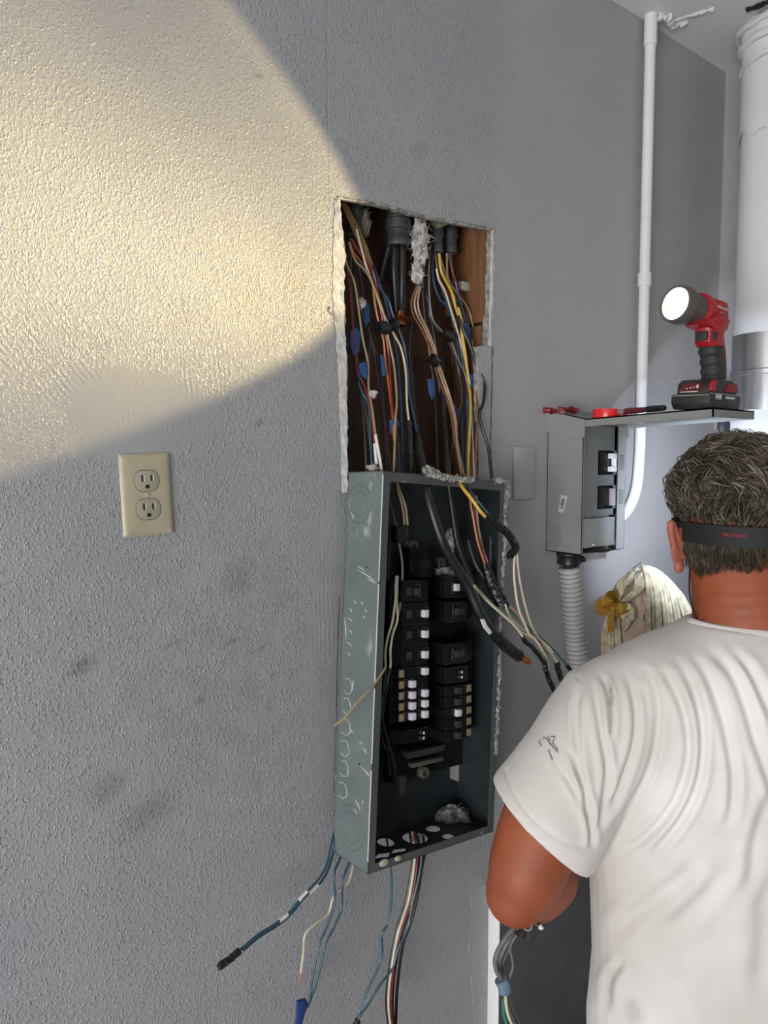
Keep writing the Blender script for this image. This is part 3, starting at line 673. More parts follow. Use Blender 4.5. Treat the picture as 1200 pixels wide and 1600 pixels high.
# left group
w1 = wire(yl([(541, 400), (543, 424), (547, 450), (551, 505), (556, 555), (559, 580), (568, 600), (575, 622), (579, 640), (584, 680), (587, 712), (590, 745)], .030, -.055), 'red', 'red wire nearest the torn left edge of the opening', tapes=[(.86, .96, WT, .0008)])
wire(yl([(538, 405), (547, 425), (554, 442), (560, 480), (567, 530), (575, 567), (576, 605), (582, 642), (587, 680), (594, 720), (597, 745)], .024, -.058), 'tan', 'tan wire beside the red one at the left edge, ending in white tape', tapes=[(.80, .97, WT, .0006)])
w3 = wire(yl([(548, 372), (549, 450), (553, 500), (556, 540), (560, 575), (561, 600), (567, 615), (576, 635), (579, 690), (582, 745)], .036, -.05), 'teal', 'teal wire at the far left wrapped in a broad blue tape flag', tapes=[(.44, .52, BT, .0012)])
flag(w3, [(548, 518), (557, 510), (564, 520), (562, 548), (553, 556), (547, 540)], .028)
flag(w3, [(561, 568), (572, 565), (576, 585), (572, 593), (563, 584)], .018)
w4 = wire(yl([(546, 378), (554, 397), (575, 422), (582, 442), (586, 475), (592, 505), (599, 530), (602, 560), (606, 592), (611, 630), (614, 655), (616, 690), (619, 722), (623, 748)], .034, -.055), 'orange', 'orange wire running down through the upper black tape band on the left', tapes=[(.85, 1, BLK, .0012)])
wire(yl([(550, 374), (560, 393), (580, 418), (588, 445), (594, 480), (599, 505), (604, 530), (608, 560), (610, 600), (613, 640), (618, 665), (622, 700), (625, 748)], .030, -.055), 'red', 'red wire alongside the orange one in the left bundle', tapes=[(.86, 1, BLK, .0012)])
wire(yl([(545, 378), (556, 408), (572, 424), (587, 455), (600, 492), (607, 530), (615, 567), (619, 605), (620, 630), (618, 655), (617, 690), (615, 745)], .026, -.055), 'tan', 'tan wire crossing to the right side of the left bundle')
w7 = wire(yl([(562, 408), (570, 425), (582, 430), (595, 452), (607, 470), (615, 495), (625, 520), (632, 542), (637, 580), (639, 612), (645, 642), (650, 670), (658, 720), (664, 748)], .032, -.05), 'blue', 'blue wire at the right side of the left bundle')
w8 = wire(yl([(557, 358), (572, 415), (585, 450), (595, 480), (605, 502), (617, 525), (627, 545), (634, 580), (636, 630), (640, 668), (641, 700), (643, 748)], .028, -.055), 'white', 'whitish wire between the blue and tan ones, black taped low down', tapes=[(.80, 1, BLK, .0028)])
wire(yl([(556, 395), (565, 440), (575, 505), (585, 555), (595, 617), (602, 670), (610, 720), (613, 748)], .050, -.05), 'purple', 'dull purple wire standing apart behind the left bundle')
wire(yl([(563, 600), (568, 650), (571, 700), (573, 745)], .045, -.04, 0), 'darkgrey', 'thin dark wire low at the left of the opening')
wire(yl([(566, 610), (574, 660), (579, 700), (582, 745)], .052, -.03, 0), 'grey', 'thin grey wire low at the left, behind the white taped pair')
wire(yl([(551, 420), (560, 450), (572, 470), (578, 520), (577, 560), (574, 600), (580, 640), (588, 700)], .058, .02), 'darkgrey', 'dark wire looping behind the red and tan wires')
wire(yl([(558, 375), (566, 400), (575, 415), (583, 450), (588, 480)], .050, .050), 'brown', 'short brown wire in front of the paper strip')
wire(yl([(620, 700), (628, 670), (640, 660), (648, 700), (655, 745)], .03, -.04, 0), 'black', 'black wire bending low beside the middle of the opening', r=.003)
band(w4, [(590, 513), (598, 512), (606, 514)], .024, .011); band(w8, [(611, 503), (619, 510)], .024, .010)
flag(w4, [(595, 553), (600, 556), (605, 585), (599, 588)], .016); flag(w4, [(610, 656), (622, 654), (625, 664), (619, 676), (611, 678)], -.012)
flag(w7, [(570, 470), (578, 475), (579, 500), (572, 512), (569, 490)], .040)
# middle group
w10 = wire(yl([(651, 448), (643, 470), (646, 492), (660, 517), (672, 545), (679, 567), (685, 592), (697, 622), (705, 650), (709, 680), (716, 715), (723, 748)], .040, -.06), 'brown', 'brown wire from the small hanging fitting, left of its bundle')
wire(yl([(654, 448), (648, 470), (651, 490), (664, 515), (676, 543), (682, 566), (690, 592), (701, 622), (709, 650), (713, 680), (719, 715), (726, 748)], .034, -.06), 'tan', 'tan wire from the small hanging fitting')
wire(yl([(657, 448), (653, 470), (656, 490), (668, 515), (679, 543), (685, 566), (694, 592), (704, 622), (712, 655), (714, 690), (717, 720), (722, 748)], .030, -.06), 'pink', 'pinkish wire from the small hanging fitting, right of its bundle')
wire(yl([(676, 560), (684, 590), (690, 630), (693, 680), (695, 748)], .045, -.04), 'grey', 'grey wire dropping straight below the middle tape band')
wire(yl([(680, 545), (690, 590), (700, 615), (705, 650), (698, 700), (699, 748)], .052, -.04), 'darkgrey', 'dark wire close behind the middle bundle')
band(w10, [(674, 559), (683, 568)], .026, .010)
flag(w10, [(669, 592), (679, 592), (681, 612), (676, 625), (671, 612)], .03)
# right group
w13 = wire(yl([(675, 396), (676, 420), (678, 442), (687, 467), (700, 480), (710, 505), (717, 530), (722, 560), (729, 600), (731, 650), (730, 700), (727, 748)], .048, -.05), 'blue', 'blue wire from the conduit right of the insulation')
wire(yl([(680, 394), (685, 430), (697, 455), (705, 485), (712, 505), (722, 542), (728, 575), (733, 610), (736, 650), (738, 748)], .044, -.05), 'brown', 'light brown wire in the right bundle')
wire(yl([(682, 420), (686, 438), (695, 455), (707, 492), (717, 525), (725, 555), (732, 592), (736, 620), (737, 660), (741, 748)], .036, -.05), 'white', 'white wire in the right bundle beside the yellow one')
w14 = wire(yl([(686, 396), (690, 425), (705, 455), (712, 480), (720, 505), (722, 530), (726, 555), (730, 580), (733, 605), (735, 622), (735, 655), (733, 690), (731, 748)], .030, -.055), 'yellow', 'yellow wire, brightest of the right bundle', r=.0027)
wire(yl([(716, 480), (722, 505), (724, 530), (728, 555), (731, 580), (734, 600)], .027, .02, 0), 'yellow', 'short yellow wire doubling the bright one in the right bundle')
wire(yl([(672, 385), (670, 440), (675, 495), (690, 517), (705, 535), (715, 560), (725, 580), (731, 600)], .038, .03), 'grey', 'grey wire through the lower black band of the right bundle')
w15 = wire(yl([(680, 392), (672, 430), (671, 490), (680, 510), (697, 528), (708, 550), (718, 585), (722, 620), (716, 650), (706, 700), (703, 748)], .044, -.04), 'darkgrey', 'dark grey wire carrying the black band of the right bundle')
band(w15, [(692, 520), (706, 529)], .034, .009)
w16 = wire(yl([(704, 396), (706, 420), (712, 440), (725, 470), (735, 495), (740, 520), (745, 550), (748, 580), (750, 620), (748, 660)], .052, .0), 'red', 'red wire from the conduit nearest the stud')
wire(yl([(698, 396), (700, 435), (712, 455), (730, 480), (738, 505), (743, 540), (745, 570)], .048, .035), 'tan', 'tan wire from the conduit nearest the stud')
wire(yl([(714, 470), (720, 505), (735, 542), (746, 575), (757, 600), (755, 630), (749, 645), (753, 667), (763, 700), (769, 748)], .036, -.045, .0), 'black', 'black wire furthest right, swinging past the cut edge', r=.0032)
w17 = wire(yl([(712, 440), (715, 455), (725, 492), (732, 517), (737, 555), (742, 580), (744, 620), (742, 690), (738, 748)], .040, -.05), 'blue', 'dark blue wire at the right with blue tape flags')
wire(yl([(738, 530), (743, 580), (745, 620), (746, 655), (744, 700), (742, 748)], .03, -.045, 0.1), 'brown', 'reddish brown wire low at the right')
flag(w17, [(727, 505), (733, 505), (737, 528), (731, 534)], .030); flag(w17, [(733, 585), (747, 583), (750, 606), (744, 611), (736, 602)], .018)
flag(w14, [(730, 624), (737, 622), (738, 648), (731, 650)], .016); flag(w14, [(709, 630), (717, 641), (719, 655), (713, 662), (708, 646)], .020); flag(w17, [(739, 641), (744, 645), (743, 655), (738, 652)], .014)
for px, y0_, y1_, c, lb in (([(660, 448), (664, 500), (672, 560), (680, 620), (684, 748)], .062, -.03, 'darkgrey', 'thin dark wire behind the middle bundle, left strand'),
        ([(664, 448), (672, 490), (684, 560), (694, 640), (696, 748)], .066, -.03, 'black', 'thin black wire behind the middle bundle, right strand'),
        ([(646, 470), (640, 540), (644, 600), (652, 680), (660, 748)], .07, -.02, 'black', 'black wire low behind the middle of the opening'),
        ([(552, 380), (556, 430), (569, 500), (590, 560), (600, 640), (606, 748)], .060, -.03, 'darkgrey', 'dark wire woven behind the orange and red pair'),
        ([(560, 372), (582, 412), (602, 470), (618, 540), (626, 620), (630, 748)], .054, -.04, 'blue', 'second dark blue wire in the left bundle'),
        ([(686, 396), (700, 440), (720, 490), (734, 550), (738, 640), (735, 748)], .058, -.03, 'tan', 'tan wire deep in the right bundle'),
        ([(678, 396), (690, 450), (712, 520), (720, 600), (724, 748)], .062, -.03, 'blue', 'dark blue wire deep in the right bundle'),
        ([(700, 397), (716, 460), (734, 540), (740, 620), (741, 748)], .064, -.03, 'green', 'dark green wire deep in the right bundle')):
    wire(yl(px, y0_, y1_), c, lb)
# thick black cables from the widest conduit
for pts, lb in (([(617, 380, .06), (616, 420, .06), (618, 460, .065), (620, 490, .07)], 'thick black cable from the widest conduit, left of the copper lug'),
                ([(629, 380, .055), (629, 430, .055), (628, 470, .06), (626, 488, .06)], 'thick black cable from the widest conduit ending in a copper lug'),
                ([(610, 380, .07), (600, 415, .08), (594, 440, .085)], 'thick black cable leaning left from the widest conduit')):
    c = wire(pts, 'black', lb, r=.0085, n=12, cat='cable', name='cable')
    if 'copper' in lb:
        bm = bmesh.new(); p = W(625, 497, .06); add_lathe(bm, [(0, .012), (.009, .012), (.009, -.006), (.0115, -.007), (.0115, -.014), (0, -.014)], Matrix.Translation(p), 16)
        for k in range(6): add_tube(bm, [p+Vector((-.02+.008*k, -.004, .004)), p+Vector((-.022+.0085*k, -.012, -.004))], .0025, n=6)
        obj('copper_lug', bm, M_copper, c)
# cables and wires in the panel
cb = wire([(640, 560, .07), (645, 640, .04), (652, 690, -.02), (660, 730, -.06), (667, 770, -.10), (686, 833, -.12), (702, 868, -.125), (731, 916, -.13), (750, 959, -.14), (766, 983, -.145), (790, 1009, -.15), (812, 1026, -.155)], 'black', 'thick black cable slanting across the panel to a bare copper end', r=.0085, n=14, name='cable', cat='cable', tapes=[(.86, 1.0, BLK, .0016)])
bm = bmesh.new(); e0, e1 = W(812, 1026, -.155), W(826, 1034, -.157); r2 = random.Random(2); d = (e1-e0)
for k in range(12):
    a = 2*PI*k/9; rr_ = 0.0048 if k < 9 else 0.0018; x, y, _ = frame_of(d); q = x*rr_*math.cos(a)+y*rr_*math.sin(a); add_tube(bm, [e0+q-d*0.2, e1+q*0.9+d*r2.uniform(-.1, .12)], .0019, n=6)
obj('copper_strands', bm, M_copper, cb)
bm = bmesh.new(); add_prism(bm, [W(u, v, -.152) for u, v in ((751, 968), (757, 967), (762, 978), (770, 988), (765, 992), (756, 981))], (0, .002, 0), bev=.0005); obj('tape_scrap', bm, M_whitetape, cb)
wire([(690, 560, .06), (694, 660, .02), (698, 730, -.06), (706, 790, -.07), (716, 850, -.08), (735, 900, -.09), (752, 940, -.10)], 'black', 'black cable hanging behind the thick slanting one', r=.006, n=12, name='cable', cat='cable')
wy = wire([(714, 742, -.075), (721, 759, -.11), (737, 780, -.13), (750, 798, -.14), (759, 808, -.145)], 'yellow', 'yellow wire bending out over the top lip of the panel', r=.003)
wire([(722, 742, -.075), (730, 760, -.105), (745, 781, -.128), (764, 804, -.142)], 'teal', 'teal wire bending out beside the yellow one at the panel lip')
wire([(759, 806, -.145), (768, 813, -.148), (778, 821, -.150), (793, 833, -.152), (803, 848, -.150), (806, 856, -.148), (801, 864, -.148), (794, 870, -.148)], 'black', 'black taped wire end hooked over the right rim of the panel', r=.0045, tapes=[(.2, .95, BLK, .0025)])
wo = wire([(734, 770, -.08), (735, 785, -.085), (739, 807, -.09), (745, 841, -.095), (753, 868, -.10), (760, 888, -.105)], 'orange', 'orange wire hanging inside the right of the panel')
wire([(739, 770, -.078), (742, 804, -.085), (748, 840, -.09), (760, 872, -.098), (764, 886, -.103)], 'red', 'red wire hanging inside the right of the panel')
wire([(744, 775, -.07), (747, 820, -.08), (755, 860, -.09), (765, 888, -.10)], 'white', 'whitish wire hanging inside the right of the panel')
wire([(768, 770, -.06), (770, 800, -.065), (767, 840, -.075), (766, 885, -.095)], 'grey', 'grey wire hanging inside the right wall of the panel')
wire([(772, 770, -.055), (775, 810, -.06), (774, 860, -.07), (770, 900, -.09)], 'teal', 'dark teal wire hugging the right wall of the panel')
wt = wire([(757, 882, -.102), (764, 905, -.11), (772, 925, -.12), (782, 945, -.13)], 'black', 'black taped bundle of wires hanging from the orange wire', r=.0065, n=10, tapes=[(.1, 1, BLK, .0015)])
wire([(765, 888, -.10), (775, 915, -.112), (786, 935, -.125), (793, 948, -.13)], 'black', 'black taped wire lying right of the taped bundle', r=.0042, tapes=[(.3, 1, BLK, .001)])
wire([(731, 845, -.07), (742, 880, -.085), (755, 900, -.095), (764, 912, -.10)], 'grey', 'grey wire crossing behind the black taped bundle')
# white wires fanning out to the right
wire([(741, 916, -.10), (755, 933, -.125), (772, 949, -.14), (793, 967, -.15), (807, 981, -.155), (815, 992, -.158), (820, 1001, -.16), (833, 1013, -.163), (847, 1031, -.166), (852, 1037, -.167)], 'white', 'white wire lowest of the fan, ending in black tape', tapes=[(.60, 1, BLK, .0022)])
wire([(741, 914, -.098), (757, 932, -.12), (774, 949, -.135), (796, 969, -.148), (815, 988, -.155), (833, 997, -.158), (843, 1011, -.16), (849, 1031, -.162), (853, 1047, -.164), (860, 1066, -.167), (871, 1089, -.17)], 'white', 'white wire of the fan with a long black tail near the shoulder', tapes=[(.72, 1, BLK, .0026)])
wire([(805, 858, -.150), (803, 892, -.152), (806, 927, -.154), (811, 953, -.156), (820, 975, -.158), (827, 991, -.160), (836, 999, -.161), (847, 1015, -.162), (855, 1033, -.163), (857, 1048, -.164)], 'white', 'white wire hanging from the hooked taped end, left strand', r=.0021)
wire([(807, 860, -.150), (811, 900, -.150), (819, 940, -.150), (829, 974, -.152), (841, 996, -.154), (857, 1011, -.156), (864, 1020, -.158)], 'white', 'white wire hanging from the hooked taped end, right strand', r=.0021)
wire([(789, 944, -.132), (797, 964, -.14), (812, 979, -.146), (826, 990, -.150), (845, 1002, -.153), (860, 1020, -.156), (869, 1032, -.158), (872, 1046, -.16), (877, 1063, -.162)], 'white', 'white wire of the fan ending in a ragged black tape flag', tapes=[(.80, 1, BLK, .0032)])
wire([(788, 940, -.128), (803, 953, -.136), (817, 972, -.143), (827, 985, -.147), (840, 1000, -.150), (850, 1015, -.153), (862, 1026, -.156)], 'pink', 'pinkish wire uppermost in the fan of white wires')
wire([(792, 950, -.128), (806, 962, -.134), (825, 979, -.14), (839, 991, -.145), (860, 1011, -.15), (877, 1029, -.154), (887, 1041, -.157), (894, 1052, -.16), (902, 1064, -.162)], 'green', 'green wire of the fan ending in black tape against the shirt', tapes=[(.74, 1, BLK, .0018)])
# wires inside the left of the panel
wire([(620, 900, -.08), (619, 923, -.085), (617, 945, -.088), (613, 972, -.092), (606, 995, -.096), (602, 1018, -.10), (602, 1042, -.10), (600, 1066, -.10), (595, 1112, -.09), (603, 1150, -.085), (614, 1187, -.08), (617, 1210, -.075)], 'white', 'left of two white wires down the left of the panel, black taped below', tapes=[(.0, .12, M_dirtywhite, .0012), (.56, 1, BLK, .0012)])
wire([(621, 918, -.078), (620, 940, -.082), (621, 968, -.086), (614, 990, -.09), (610, 1015, -.094), (610, 1040, -.095), (604, 1070, -.095), (598, 1112, -.085), (596, 1150, -.08), (607, 1181, -.075), (609, 1210, -.07)], 'white', 'right of two white wires down the left of the panel, black taped below', tapes=[(.52, 1, BLK, .0012)])
wire([(603, 1040, -.112), (598, 1050, -.118), (585, 1069, -.122), (572, 1083, -.124), (555, 1101, -.12), (537, 1123, -.113), (522, 1134, -.10)], 'tan', 'thin tan wire crossing the outside left face of the panel', r=.0018)
wire([(616, 742, -.06), (627, 772, -.065), (634, 793, -.07), (637, 822, -.07), (636, 850, -.07)], 'tan', 'right of two tan wires at the top left inside the panel', tapes=[(.75, 1, BLK, .0015)])
wire([(620, 742, -.062), (622, 765, -.065), (629, 793, -.068), (632, 820, -.068), (630, 850, -.068)], 'tan', 'left of two tan wires at the top left inside the panel', tapes=[(.75, 1, BLK, .0015)])
wire([(600, 745, -.06), (605, 768, -.062), (612, 795, -.065), (618, 820, -.065)], 'brown', 'brown wire leaning in at the top left corner of the panel')
wire([(612, 745, -.05), (607, 775, -.052), (600, 800, -.055), (598, 815, -.055)], 'grey', 'grey wire crossing the brown one at the top left corner')
wire([(618, 815, -.066), (624, 850, -.07), (629, 887, -.075), (626, 940, -.08), (621, 965, -.085)], 'grey', 'grey wire joining the two white wires from above')
wire([(610, 820, -.05), (606, 900, -.055), (602, 975, -.06), (600, 1010, -.065)], 'darkgrey', 'long dark wire along the left inside wall of the panel', r=.0026)
bm = bmesh.new(); add_box(bm, W(625, 1225, -.065), (.014, .02, .035), bev=.003); tag(obj('wire_connector', bm, M_breaker2), 'grey connector at the lower ends of the taped wires', 'connector')
bm = bmesh.new(); add_box(bm, W(624, 835, -.07), (.024, .02, .028), bev=.004); tag(obj('tape_knot', bm, M_blacktape), 'black taped knot at the upper left inside the panel', 'tape')
# wires below the panel
wire([(524, 1295, -.03), (518, 1318, -.045), (511, 1350, -.06), (497, 1375, -.07), (473, 1400, -.075), (453, 1425, -.08), (430, 1444, -.085), (403, 1461, -.09), (377, 1483, -.095), (360, 1498, -.10), (342, 1511, -.105)], 'teal', 'teal wire sweeping left to a thick black taped tip', tapes=[(.38, .44, WT, .0008), (.52, .58, WT, .0008), (.82, 1, BLK, .0032)])
wire([(523, 1300, -.025), (521, 1330, -.04), (512, 1360, -.055), (500, 1380, -.064), (476, 1402, -.07), (455, 1428, -.075), (432, 1447, -.08), (405, 1464, -.085), (380, 1485, -.09)], 'teal', 'teal wire lying under the left sweeping one', tapes=[(.40, .48, WT, .0008)])
wire([(552, 1350, -.05), (548, 1368, -.055), (541, 1383, -.058), (529, 1393, -.06), (520, 1404, -.062), (513, 1427, -.065), (493, 1443, -.068), (477, 1460, -.07), (474, 1490, -.07), (470, 1520, -.07)], 'white', 'cream wire with kinks hanging left of the paired teal wires', end=.014)
w30 = wire([(536, 1320, -.04), (531, 1342, -.05), (522, 1367, -.06), (523, 1410, -.065), (510, 1450, -.068), (500, 1473, -.07), (490, 1517, -.072), (484, 1558, -.074), (479, 1575, -.075)], 'teal', 'left of two teal wires joined in a blue tape flag')
wire([(551, 1325, -.05), (545, 1350, -.055), (535, 1377, -.06), (534, 1417, -.063), (523, 1447, -.066), (510, 1473, -.068), (500, 1513, -.07), (490, 1550, -.073), (481, 1572, -.074)], 'teal', 'right of two teal wires joined in a blue tape flag')
flag(w30, [(466, 1566), (479, 1562), (482, 1570), (476, 1586), (470, 1612), (463, 1612), (465, 1588)], -.079, th=.006, m=mat('dark_blue_tape', (0.018, 0.05, 0.20), 0.55, bump=0.5, bscale=160))
wire([(604, 1310, -.07), (608, 1335, -.075), (611, 1358, -.078), (612, 1400, -.08), (607, 1440, -.08), (597, 1460, -.08), (597, 1493, -.08), (587, 1520, -.08), (573, 1550, -.08), (560, 1585, -.08), (552, 1610, -.08)], 'teal', 'single teal wire dropping through the left hole of the panel floor', r=.002)
wire([(655, 1305, -.075), (658, 1337, -.08), (655, 1367, -.085), (643, 1417, -.088), (637, 1450, -.09), (623, 1480, -.09), (613, 1513, -.09), (593, 1540, -.09), (577, 1567, -.088), (562, 1588, -.086), (553, 1610, -.085)], 'teal', 'teal wire crossing in front of the dark bundle below the panel', tapes=[(.93, 1, BLK, .003)])
for dx, yy, c, lb in ((-4, -.078, 'black', 'leftmost black wire of the bundle below the panel'), (0, -.07, 'black', 'middle black wire of the bundle below the panel'), (5, -.076, 'black', 'rightmost black wire of the bundle below the panel'), (-1, -.084, 'white', 'cream wire on the front of the dark bundle below the panel'), (3, -.082, 'red', 'red wire in the dark bundle below the panel')):
    wire([(645+dx, 1300, yy), (649+dx, 1340, yy), (641+dx*1.1, 1400, yy-.002), (632+dx, 1430, yy-.003), (622+dx*.9, 1462, yy-.004), (612+dx*.9, 1517, yy-.004), (608+dx, 1567, yy-.004), (612+dx*.7, 1612, yy-.004)], c, lb, r=.0023 if c != 'black' else .0028)
wire([(660, 1300, -.068), (664, 1330, -.07), (660, 1350, -.072), (652, 1400, -.074), (642, 1440, -.074), (630, 1475, -.073), (621, 1540, -.072), (618, 1610, -.072)], 'black', 'black wire curving along the right of the bundle below the panel', r=.0028)
# ------------------------------------------------------------------ duplex outlet
oc = Vector((0.3655, 0, 1.4995)); OR = Matrix.Translation(oc) @ Matrix.Rotation(math.radians(-2.2), 4, 'Y')
out = thing('wall_outlet', 'almond duplex wall outlet on the stippled wall', 'outlet', oc)
def face_ext(pts): return [OR @ Vector((x, y, z)) for x, y, z in pts]
bm = bmesh.new()
def rrect(w_, h_, r, n=4):
    o = []
    for cx, cz, a0 in ((w_/2-r, h_/2-r, 0), (-w_/2+r, h_/2-r, PI/2), (-w_/2+r, -h_/2+r, PI), (w_/2-r, -h_/2+r, 1.5*PI)):
        for k in range(n+1): a = a0+PI/2*k/n; o.append((cx+r*math.cos(a), cz+r*math.sin(a)))
    return o
def duplex(cz, s=1.0, n=28):                                    # round face flattened top and bottom
    o = []
    for k in range(n):
        a = 2*PI*k/n; x, z = 0.0172*s*math.cos(a), 0.0172*s*math.sin(a); z = max(-0.0143*s, min(0.0143*s, z)); o.append((x, cz+z))
    return o
for (w0, y0, w1, y1) in ((0.0, -0.0003, 0.0, -0.0022), (0.0, -0.0022, 0.005, -0.0045), (0.005, -0.0045, 0.013, -0.0058)):
    a = [bm.verts.new(OR @ Vector((x, y0, z))) for x, z in rrect(0.0705-w0, 0.1135-w0, 0.002)]; b = [bm.verts.new(OR @ Vector((x, y1, z))) for x, z in rrect(0.0705-w1, 0.1135-w1, 0.002)]
    for k in range(len(a)): bm.faces.new((a[k], a[(k+1) % len(a)], b[(k+1) % len(a)], b[k]))
add_poly(bm, [OR @ Vector((x, -0.0058, z)) for x, z in rrect(0.0575, 0.1005, 0.002)], [[OR @ Vector((x, -0.0058, z)) for x, z in duplex(c, 1.04)] for c in (0.0195, -0.0195)])
bmesh.ops.remove_doubles(bm, verts=bm.verts, dist=1e-6); bmesh.ops.recalc_face_normals(bm, faces=bm.faces)
obj('cover_plate', bm, M_ivory, out, angle=30)
for cz in (0.0195, -0.0195):
    bm = bmesh.new(); add_prism(bm, [OR @ Vector((x, -0.0035, z)) for x, z in duplex(cz)], OR.to_3x3() @ Vector((0, -0.0032, 0)), bev=0.0005); rc = obj('receptacle', bm, M_ivoryg, out)
    bm = bmesh.new()
    add_box(bm, (-0.0066, -0.0067, cz+0.0035), (0.0024, 0.0006, 0.0092), OR); add_box(bm, (0.0062, -0.0067, cz+0.0035), (0.0024, 0.0006, 0.0078), OR)
    pts = [(0.0028*math.cos(PI*k/8), 0.0028*math.sin(PI*k/8)) for k in range(9)]+[(-0.0028, -0.0026), (0.0028, -0.0026)]
    add_prism(bm, [OR @ Vector((x, -0.0064, cz-0.0080+z)) for x, z in pts], OR.to_3x3() @ Vector((0, -0.0006, 0))); obj('slot', bm, M_slot, rc)
    bm = bmesh.new()
    for dx in (-0.0034, 0.0094): add_box(bm, (dx, -0.0068, cz+0.0035), (0.0016, 0.0008, 0.0090), OR, bev=0.0003)
    obj('slot_edge', bm, mat('pale_plastic_edge', (0.62, 0.60, 0.50), 0.3), rc)
bm = bmesh.new(); add_lathe(bm, [(0, 0.0015), (0.0022, 0.0012), (0.0032, 0)], OR @ Matrix.Translation((0, -0.0058, 0)) @ Matrix.Rotation(PI/2, 4, 'X'), 14); obj('screw', bm, M_ivory, out)
# blank plate painted over
bpl = thing('blank_plate', 'blank wall plate painted over in wall grey beside the small load centre', 'wall plate', W(817, 738))
bm = bmesh.new(); a, b = W(802, 698), W(834, 779); add_box(bm, ((a.x+b.x)/2, -0.0022, (a.z+b.z)/2), (b.x-a.x, 0.0042, a.z-b.z), bev=0.0016); obj('plate', bm, mat('overpainted_grey', (0.40, 0.40, 0.40), 0.5, bump=0.3, bscale=90), bpl)
bm = bmesh.new()
for u, v in ((818, 708), (820, 768)): add_lathe(bm, [(0, .0008), (.0025, .0006), (.003, 0)], Matrix.Translation(W(u, v, -0.0043)) @ Matrix.Rotation(PI/2, 4, 'X'), 10)
obj('screw', bm, mat('overpainted_grey', (0, 0, 0)), bpl)

# ------------------------------------------------------------------ small load centre with its cover swung up
SX0, SX1, SY, SZ0, SZ1 = 1.212, 1.357, -0.090, 1.356, 1.618
sub = thing('load_centre', 'small grey load centre on the wall with its front cover swung up level', 'electrical panel', ((SX0+SX1)/2, -0.045, SZ0))
bm = bmesh.new(); k = 0.0016
def plate(bm, lo, hi, mi=0, bev=0.0): add_box(bm, [(l+h)/2 for l, h in zip(lo, hi)], [h-l for l, h in zip(lo, hi)], bev=bev, mi=mi)
plate(bm, (SX0, SY, SZ0), (SX0+k, -0.0005, SZ1)); plate(bm, (SX1-k, SY, SZ0), (SX1, -0.0005, SZ1)); plate(bm, (SX0, SY, SZ0), (SX1, -0.0005, SZ0+k)); plate(bm, (SX0, -0.002, SZ0), (SX1, -0.0005, SZ1)); plate(bm, (SX0, SY, SZ1-k), (SX1, -0.0005, SZ1))
plate(bm, (SX1-0.026, SY, SZ0+0.003), (SX1, SY+k, SZ1)); plate(bm, (SX0, SY, SZ0), (SX0+0.004, SY+k, SZ1))
obj('enclosure', bm, M_sub, sub, smooth=False)
# hood: the sloped top the cover hinges on, lapping down both sides
bm = bmesh.new()
zf, zb = 1.6275, 1.649
add_prism(bm, [(SX0-0.003, -0.0005, zb), (SX0-0.003, SY-0.004, zf), (SX0-0.003, SY-0.004, zf-0.034), (SX0-0.003, SY+0.004, zf-0.042), (SX0-0.003, -0.0005, zb-0.046)], (0.0022, 0, 0))
add_prism(bm, [(SX1+0.001, -0.0005, zb), (SX1+0.001, SY-0.004, zf), (SX1+0.001, SY-0.004, zf-0.034), (SX1+0.001, SY+0.004, zf-0.042), (SX1+0.001, -0.0005, zb-0.046)], (0.0022, 0, 0))
add_prism(bm, [(SX0-0.003, -0.0005, zb), (SX0-0.003, SY-0.004, zf), (SX0-0.003, SY-0.004, zf-0.002), (SX0-0.003, -0.0005, zb-0.002)], (SX1-SX0+0.006, 0, 0))
obj('hood', bm, M_sub, sub, smooth=False)
# cover, level, hinged at the hood
bm = bmesh.new(); y0, y1 = SY-0.002, -0.354; zt0, zt1 = 1.6270, 1.6350
def slab(bm, x0, x1, ya, yb, za0, za1, h):                     # board following the slope of the cover
    add_prism(bm, [(x0, ya, za0), (x0, yb, za1), (x0, yb, za1-h), (x0, ya, za0-h)], (x1-x0, 0, 0))
slab(bm, SX0, SX1, y0, y1, zt0, zt1, 0.0025)
slab(bm, SX0, SX0+0.0022, y0, y1, zt0, zt1, 0.0155); slab(bm, SX1-0.0022, SX1, y0, y1, zt0, zt1, 0.0155)
slab(bm, SX0, SX1, y1+0.0022, y1, zt1, zt1, 0.0155)
slab(bm, SX0+0.006, SX1-0.006, y0-0.012, y1+0.01, zt0-0.008, zt1-0.008, 0.002)
obj('cover', bm, M_sub, sub, smooth=False)
# dead front and breaker windows
def onface(u, v, y): return W(u, v, y)
wins = [[(936, 705), (962, 704), (962, 741), (935, 742)], [(934, 760), (962, 758), (962, 794), (933, 796)]]
FY = SY+0.010
bm = bmesh.new(); holes = []
for q in wins:
    pts = [onface(u, v, FY) for u, v in q]; xs = [p.x for p in pts]; zs = [p.z for p in pts]
    holes.append([(min(xs), FY, min(zs)), (max(xs), FY, min(zs)), (max(xs), FY, max(zs)), (min(xs), FY, max(zs))])
x1f = SX1-0.0265; zb0 = W(930, 806, FY).z; xa, xb = SX0+0.004, x1f; hx0 = min(h[0][0] for h in holes); hx1 = max(h[1][0] for h in holes)
(z1a, z1b), (z2a, z2b) = [(h[0][2], h[2][2]) for h in holes]
for lo, hi in (((xa, zb0), (hx0, SZ1-.003)), ((hx1, zb0), (xb, SZ1-.003)), ((hx0, zb0), (hx1, z2a)), ((hx0, z2b), (hx1, z1a)), ((hx0, z1b), (hx1, SZ1-.003))): plate(bm, (lo[0], FY, lo[1]), (hi[0], FY+.0015, hi[1]))
obj('dead_front', bm, M_subdark, sub, smooth=False)
